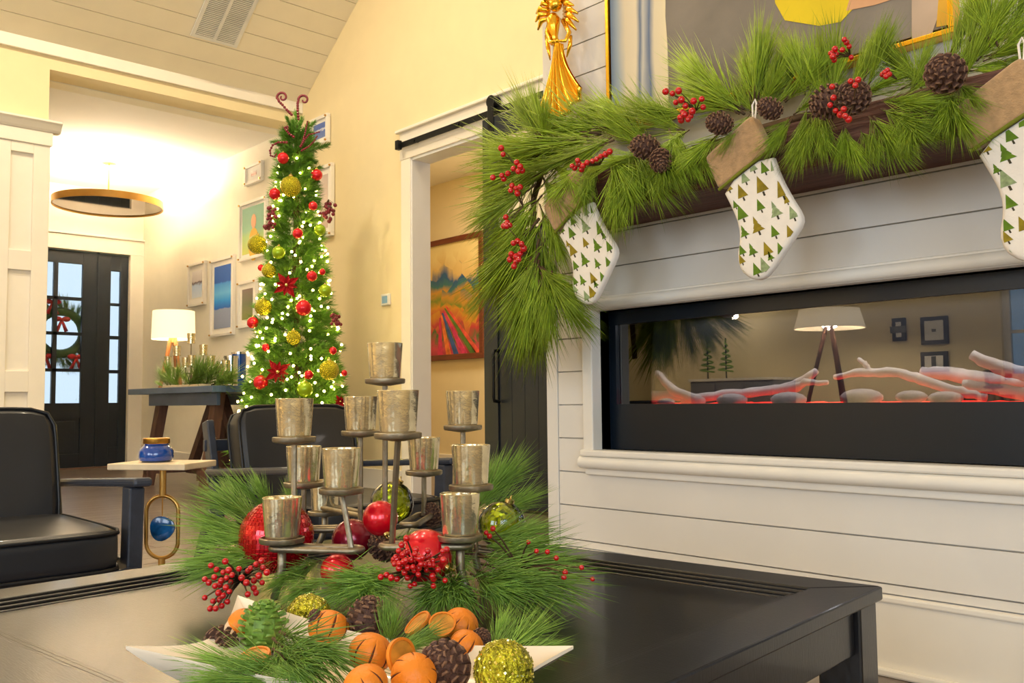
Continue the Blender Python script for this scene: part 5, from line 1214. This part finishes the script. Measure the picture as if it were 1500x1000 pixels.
for lb, px, py, rp, d, ax_ in [('brown pine cone right of the dark red ball', 560, 800, 24, 1.55, (0, -1, .6)), ('brown pine cone behind the front right candle leg', 672, 802, 24, 1.5, (.5, -.8, .3)), ('brown pine cone at the back by the clear lime ball', 632, 752, 18, 1.75, (.3, -.5, .9)), ('pale tipped pine cone between the red balls', 583, 805, 20, 1.46, (-.6, -.8, .4))]:
    pine_cone(lb, at(px, py, d), px2m(rp, d), ax_, 'pine cones in the centrepiece')

# ================================================================== PLATTER WITH DRIED ORANGES
PZ = bt
def C2(px, py, z): return oz(px, py, z)
cL, cB_, cR_ = C2(184, 951, PZ + .052), C2(348, 876, PZ + .065), C2(840, 951, PZ + .05)
cL2, cB2, cR2 = [Vector((p.x, p.y, 0)) for p in (cL, cB_, cR_)]
cF2 = cL2 + cR2 - cB2; cen = (cL2 + cR2) / 2
pl = thing('platter', 'cream ceramic platter with upswept pointed corners on the coffee table', 'platter', (cen.x, cen.y, PZ))
corners = [cL2, cB2, cR2, cF2]; hz_ = [.052, .065, .05, .05]; NP, NRR = 64, 9
vs = []
for j in range(NRR + 1):
    f = j / NRR
    for k in range(NP):
        s_ = k / NP * 4; i = int(s_); u = s_ - i; a, c_ = corners[i], corners[(i + 1) % 4]
        p = a.lerp(c_, u); pin = 4 * u * (1 - u); p = p.lerp(cen, .16 * pin)         # concave sides
        q_ = cen.lerp(p, f)
        hc = hz_[i] * (1 - u) ** 2.2 + hz_[(i + 1) % 4] * u ** 2.2 + .014 * pin
        vs.append(Vector((q_.x, q_.y, PZ + .004 + hc * max(0, (f - .45) / .55) ** 1.8)))
b = MB(); n0 = len(vs); vs2 = [v + Vector((0, 0, -.0035)) for v in vs]
b.add(vs + vs2, [(j * NP + k, j * NP + (k + 1) % NP, (j + 1) * NP + (k + 1) % NP, (j + 1) * NP + k) for j in range(NRR) for k in range(NP)] +
      [(n0 + j * NP + k, n0 + (j + 1) * NP + k, n0 + (j + 1) * NP + (k + 1) % NP, n0 + j * NP + (k + 1) % NP) for j in range(NRR) for k in range(NP)] +
      [(NRR * NP + k, NRR * NP + (k + 1) % NP, n0 + NRR * NP + (k + 1) % NP, n0 + NRR * NP + k) for k in range(NP)])
b.build('dish', M['ceramic'], pl, smooth=True, fixn=False)
def orange(label, px, py, rp, z, axis):
    c_ = oz(px, py, z); d_ = (c_ - CAM).dot(CF); r = px2m(rp, d_); mt = Vector(axis).normalized().to_track_quat('Z', 'Y').to_matrix()
    t = thing('dried_orange', label, 'dried orange', c_, 'dried oranges on the platter')
    def fr(a, z_): return 1 - .10 * max(0, 1 - abs(math.sin(4 * a)) / .22) * (1 - (z_ / r) ** 2)
    prof = [(max(r * math.sin(math.pi * i / 16), 1e-5), -r * .86 * math.cos(math.pi * i / 16)) for i in range(17)]
    MB().lathe(prof, 96, c_, mt, fr).build('peel', M['orange'], t, smooth='all')
    for k in range(8):
        a = k * math.pi / 4; pts = [mt @ Vector((r * .945 * math.cos(ph) * math.cos(a), r * .945 * math.cos(ph) * math.sin(a), r * .86 * .945 * math.sin(ph))) + c_ for ph in [math.radians(-58 + 116 * q_ / 10) for q_ in range(11)]]
        MB().tube(pts, [r * .012 + r * .05 * math.sin(math.pi * q_ / 10) for q_ in range(11)], 6).build('slit', M['slit'], t, smooth='all')
    return t
for a in [('dried orange standing at the back left corner of the platter', 355, 915, 24, PZ + .045, (.3, -.8, .5)), ('slit dried orange left of the brown cone on the platter', 482, 921, 31, PZ + .045, (-.2, .5, .8)), ('slit dried orange in the front middle of the platter', 543, 956, 33, PZ + .05, (.2, .3, .9)), ('dried orange at the back right of the platter', 675, 915, 27, PZ + .04, (.5, .2, .8)), ('dried orange beside the glitter ball on the platter', 684, 946, 26, PZ + .04, (.3, .5, .8)), ('dried orange at the bottom edge of the photo', 606, 990, 34, PZ + .045, (.7, -.3, .6)), ('dried orange lying low at the left of the bottom edge', 535, 1004, 34, PZ + .05, (-.2, -.4, .9))]: orange(*a)
def oslice(label, px, py, rp, z, axis):
    c_ = oz(px, py, z); d_ = (c_ - CAM).dot(CF); r = px2m(rp, d_); mt = Vector(axis).normalized().to_track_quat('Z', 'Y').to_matrix()
    t = thing('orange_slice', label, 'orange slice', c_, 'dried orange slices on the platter'); h = .0022
    MB().lathe([(r * .86, -h), (r, -h), (r * 1.02, 0), (r, h), (r * .86, h), (r * .86, -h)], 36, c_, mt, fr=lambda a, z_: 1 + .03 * math.sin(3 * a)).build('rind', M['orange'], t, smooth=True)
    MB().lathe([(r * .88, -h * .4), (r * .88, h * .4)], 30, c_, mt).build('flesh', M['flesh'], t)
for k in range(0): pass
for a in [('dried orange slice lying on needles at the left of the platter', 372, 962, 24, PZ + .04, (.1, -.35, .95)), ('dried orange slice standing on edge in the front of the platter', 588, 962, 28, PZ + .055, (.95, .2, .25)), ('dried orange slice curling at the back of the platter', 612, 912, 22, PZ + .045, (-.2, -.6, .8)), ('dried orange slice under the needle tuft at the back right', 648, 914, 20, PZ + .05, (.5, -.5, .7))]: oslice(*a)
for lb, px, py, rp, z, ax_ in [('pine cone lying at the left side of the platter', 322, 940, 24, PZ + .035, (-.9, -.2, .3)), ('upright pine cone in the middle of the platter', 540, 905, 32, PZ + .055, (.1, .1, 1)), ('large dark pine cone at the front right of the platter', 650, 975, 38, PZ + .045, (.3, -.6, .5)), ('tiny pine cone on the lime glitter ball', 463, 905, 14, PZ + .06, (0, -.3, .8)), ('small dark pine cone in front of the flat orange slice', 415, 975, 18, PZ + .04, (.9, -.3, .1)), ('small dark pine cone beside the back right orange', 705, 934, 17, PZ + .04, (.8, -.2, .2))]:
    c_ = oz(px, py, z); pine_cone(lb, c_, px2m(rp, (c_ - CAM).dot(CF)), ax_, 'pine cones on the platter')
c_ = oz(386, 915, PZ + .05); pine_cone('green tinted cone at the back left of the platter', c_, px2m(36, (c_ - CAM).dot(CF)), (.05, .1, 1), 'pine cones on the platter', CONES[1], [M['needle2'], M['fir']], 'green_cone')
for lb, px, py, rp, z in [('lime glitter ball at the right corner of the platter', 738, 982, 44, PZ + .045), ('lime glitter ball at the back left of the platter', 452, 905, 34, PZ + .035)]:
    c_ = oz(px, py, z); gb = ball('glitter_ball', lb, c_, px2m(rp, (c_ - CAM).dot(CF)), M['goldglit'], 'glitter balls on the platter', n=32, capdir=(-.3, .3, -.9))
    rq = random.Random(px); b = MB(); r = px2m(rp, (c_ - CAM).dot(CF))
    for k in range(420):
        o_ = Vector((rq.gauss(0, 1), rq.gauss(0, 1), rq.gauss(0, 1))).normalized(); n_ = (o_ + Vector((rq.gauss(0, .5), rq.gauss(0, .5), rq.gauss(0, .5)))).normalized(); x_ = n_.orthogonal().normalized(); y_ = n_.cross(x_); w_ = rq.uniform(.0006, .0011)
        b.prism([c_ + o_ * r * 1.012 + x_ * sx * w_ + y_ * sy * w_ for sx, sy in ((-1, -1), (1, -1), (1, 1), (-1, 1))], n_ * .0002)
    tag(b.build('glitter_flakes', mat('gold_glitter_flake', (250, 244, 150), .12, 1.0, var=.1), gb), kind='stuff')
pg = thing('platter_greens', 'loose green pine sprays lying on the platter among oranges', 'greenery', (cen.x, cen.y, PZ + .02))
for a in [(420, 985, .03, 240, 960, .05), (430, 1000, .03, 250, 985, .05), (440, 975, .04, 300, 975, .055), (410, 925, .06, 560, 985, .05), (400, 935, .05, 500, 1000, .045), (400, 950, .05, 470, 1010, .045), (560, 950, .03, 570, 860, .10), (570, 950, .03, 585, 880, .09), (570, 950, .05, 670, 915, .07), (575, 955, .05, 650, 930, .06), (720, 955, .03, 790, 890, .06), (730, 960, .03, 820, 900, .05), (720, 950, .03, 750, 880, .07), (740, 965, .03, 850, 935, .05), (360, 990, .04, 250, 1010, .04), (480, 1010, .03, 380, 970, .06)]:
    p0, p1 = oz(a[0], a[1], PZ + a[2]), oz(a[3], a[4], PZ + a[5]); put_spray(pg, SPRT, p0, p1, grow=1.0)

# ================================================================== THINGS ON THE HALL CONSOLE
def cz(px, y): p = oy(px, 560, y); return Vector((p.x, p.y, CZ))
o = boxo('serving_board', M['stone'], (cz(258, 3.2).x, 3.08, CZ), (cz(258, 3.2).x + .75, 3.32, CZ + .02), None, .004, org=(cz(258, 3.2).x + .37, 3.2, CZ)); tag(o, 'pale wooden serving board under the candles on the trestle table', 'board')
hb = cz(285, 3.2); hb.z = CZ + .02
hs_ = thing('hall_candle_stand', 'thin metal candle stand with small cups on the trestle table', 'candle holder', hb)
MB().tube([hb + Vector((-.22, 0, .10)), hb + Vector((.28, 0, .10))], .006, 6).build('crossbar', M['pewter'], hs_)
for (a, b_) in [(280, 503), (259, 521), (298, 520), (246, 536), (272, 538), (281, 535), (258, 552), (309, 536), (322, 549), (331, 543)]:
    p = oy(a, b_, 3.2); MB().tube([(p.x, p.y, CZ + .02), p], .005, 6).build('stem', M['pewter'], hs_)
    c_ = MB().lathe([(.034, 0), (.034, .008), (.030, .01), (.034, .085), (.031, .085), (.027, .014), (.001, .012)], 18, p).build('cup', M['mercury'], hs_, smooth=True)
hg = thing('hall_greens', 'short green pine sprigs around the candle stand on the trestle table', 'greenery', hb)
for (a, b_, c_, d_) in [(245, 565, 232, 540), (250, 566, 245, 530), (256, 566, 262, 535), (265, 566, 240, 550), (285, 566, 290, 525), (292, 566, 305, 528), (300, 566, 320, 535), (310, 566, 340, 550), (280, 566, 265, 545), (330, 566, 345, 545), (240, 567, 228, 558), (270, 567, 300, 550)]:
    p0 = oy(a, b_, 3.16); p0.z = max(p0.z, CZ + .01); p1 = oy(c_, d_, 3.12); put_spray(hg, SPRT, p0, p1, grow=1.25)
for lb, px, y, h_, r_, m in [('chrome cylinder lantern near the tree on the trestle table', 338, 3.42, .25, .055, 'silver'), ('dark glass cylinder behind the chrome lantern', 350, 3.62, .30, .06, 'bluejar'), ('clear cylinder vase between candles and lantern', 326, 3.5, .22, .05, 'pane')]:
    p = cz(px, y); t = thing('lantern' if m != 'pane' else 'glass_vase', lb, 'lantern' if m != 'pane' else 'vase', p)
    MB().lathe([(r_, 0), (r_, h_), (r_ - .005, h_), (r_ - .005, .01), (.001, .01)], 24, p).build('cylinder', M[m], t, smooth=True)
    MB().lathe([(r_ + .004, h_ - .01), (r_ + .004, h_ + .008), (r_ - .006, h_ + .008)], 24, p).build('rim', M['silver'], t, smooth=True)

# ================================================================== WREATH OUTSIDE THE FRONT DOOR
wc = ox(88, 487, XFD - .14)
wr = thing('door_wreath', 'green wreath with red bows hanging outside the front door glass', 'wreath', wc)
MB().tube([wc + Vector((0, .24 * math.cos(a), .24 * math.sin(a))) for a in [2 * math.pi * k / 32 for k in range(32)]], .05, 8, True).build('ring', M['fabricgreen'], wr, smooth='all')
for k in range(34):
    a = 2 * math.pi * k / 34; p0 = wc + Vector((0, .20 * math.cos(a), .20 * math.sin(a))); d_ = Vector((random.uniform(-.1, .0), math.cos(a + .6), math.sin(a + .6) - .3)).normalized()
    put_spray(wr, SPRT, p0, p0 + d_ * random.uniform(.2, .34), 'leaf_spray', 1.0)
for dy2, dz2 in ((.0, .14), (-.16, -.28), (.16, -.28), (-.1, .33)):
    c_ = wc + Vector((.05, dy2, dz2)); b = MB(); b.sphere(c_ + Vector((0, .045, .01)), .05, 10, (.5, 1, .6)); b.sphere(c_ - Vector((0, .045, -.01)), .05, 10, (.5, 1, .6)); b.sphere(c_, .022, 10); b.tube([c_, c_ + Vector((0, .05, -.13))], [.012, .022], 6); b.tube([c_, c_ + Vector((0, -.05, -.13))], [.012, .022], 6)
    b.build('bow', M['bow'], wr, smooth='all')
# shrubs and a pine beyond the porch
for k, (x_, y_, s_) in enumerate(((-15.5, 1.5, 1.0), (-16.5, 3.4, 1.3), (-15.8, 5.0, .9))):
    t = thing('garden_shrub', ['round green garden shrub seen low through the front door', 'taller green garden shrub behind the door and sidelight', 'small garden shrub seen low through the sidelight'][k], 'shrub', (x_, y_, -.2))
    for j in range(40):
        a = random.uniform(0, 6.28); e = random.uniform(.1, 1.5); d_ = Vector((math.cos(a) * math.cos(e), math.sin(a) * math.cos(e), math.sin(e)))
        put_spray(t, FIR, Vector((x_, y_, 0)), Vector((x_, y_, 0)) + d_ * s_ * random.uniform(.5, .8), 'twig', 1.1)

# ================================================================== FAR SIDE OF THE ROOM (mirrored in the fireplace glass)
def mir(px, py, y):          # point on plane y that the fireplace glass mirrors at this pixel
    d = ray(px, py); t1 = (YU + .01 - CAM.y) / d.y; t2 = (YU + .01 - y) / d.y; p = CAM + d * t1; r = Vector((d.x, -d.y, d.z)); return p + r * t2
m0 = mir(1215, 478, -3.2)
ft = thing('tripod_lamp', 'lit floor lamp on wooden tripod, mirrored in the fireplace glass', 'lamp', (m0.x, -3.2, 0))
zz0 = m0.z
MB().lathe([(.32, zz0 - .02), (.27, zz0 + .16), (.264, zz0 + .16), (.314, zz0 - .02), (.32, zz0 - .02)], 32, (m0.x, -3.2, 0)).build('shade', M['shade'], ft, smooth=True)
for a in (.5, 2.6, 4.7): MB().tube([(m0.x + .38 * math.cos(a), -3.2 + .38 * math.sin(a), 0), (m0.x + .03 * math.cos(a), -3.2 + .03 * math.sin(a), zz0)], .02, 8).build('tripod_leg', M['trunkw'], ft, smooth=True)
point_light('tripod_lamp_light', (m0.x, -3.2, zz0 + .05), 75, WARM, .08)
for k, (a, b_, a2, b2) in enumerate(((1350, 505, 1388, 462), (1350, 545, 1388, 514), (1308, 500, 1326, 465))):
    p, q_ = mir(a, b_, YK + .02), mir(a2, b2, YK + .02); x0, x1 = sorted((p.x, q_.x)); z0, z1 = sorted((p.z, q_.z))
    t = thing('framed_picture', ['black framed print, upper of the mirrored pair', 'black framed print, lower of the mirrored pair', 'narrow black framed print left of the mirrored pair'][k], 'picture', ((x0 + x1) / 2, YK, z0))
    boxo('frame', M['black'], (x0, YK, z0), (x1, YK + .03, z1), t); boxo('mat_board', M['matb'], (x0 + .04, YK + .03, z0 + .04), (x1 - .04, YK + .034, z1 - .04), t)
    boxo('print', mat('botanical_print', (110, 112, 108), .7, var=.5, vscale=8), (x0 + .15, YK + .034, z0 + .15), (x1 - .15, YK + .037, z1 - .15), t)
p, q_ = mir(1020, 600, -3.9), mir(1140, 552, -3.9)
x0, x1 = sorted((p.x, q_.x)); sb = thing('sideboard', 'grey sideboard mirrored in the fireplace glass', 'sideboard', ((x0 + x1) / 2, -4.0, 0)); zt_ = max(p.z, q_.z)
boxo('carcass', M['sofa'], (x0, -4.25, .08), (x1, -3.8, zt_ - .03), sb, bevel=.004); boxo('top', M['white'], (x0 - .02, -4.27, zt_ - .03), (x1 + .02, -3.78, zt_), sb, bevel=.004)
for k in range(3):
    a = x0 + (x1 - x0) * k / 3; dr = boxo('door', M['sofa'], (a + .02, -3.8, .12), (a + (x1 - x0) / 3 - .02, -3.782, zt_ - .06), sb, bevel=.003); MB().sphere((a + .08, -3.775, zt_ - .2), .014, 8).build('knob', M['brass'], dr)
for k, px in enumerate((1037, 1064)):
    p = mir(px, 550, -4.0); p.z = zt_; t = thing('wire_tree', ['left small green wire tree mirrored in the fireplace glass', 'right small green wire tree mirrored in the fireplace glass'][k], 'ornament', p)
    pts = [p + Vector((.09 * (1 - i / 60) * math.cos(i * .62), .09 * (1 - i / 60) * math.sin(i * .62), .08 + .36 * i / 60)) for i in range(61)]
    MB().tube(pts, .010, 6).build('spiral', M['needle2'], t, smooth='all'); MB().tube([p, p + Vector((0, 0, .46))], .008, 6).build('post', M['iron'], t)
point_light('sideboard_light', ((x0 + x1) / 2, -3.9, zt_ + .7), 8, WARM, .05)
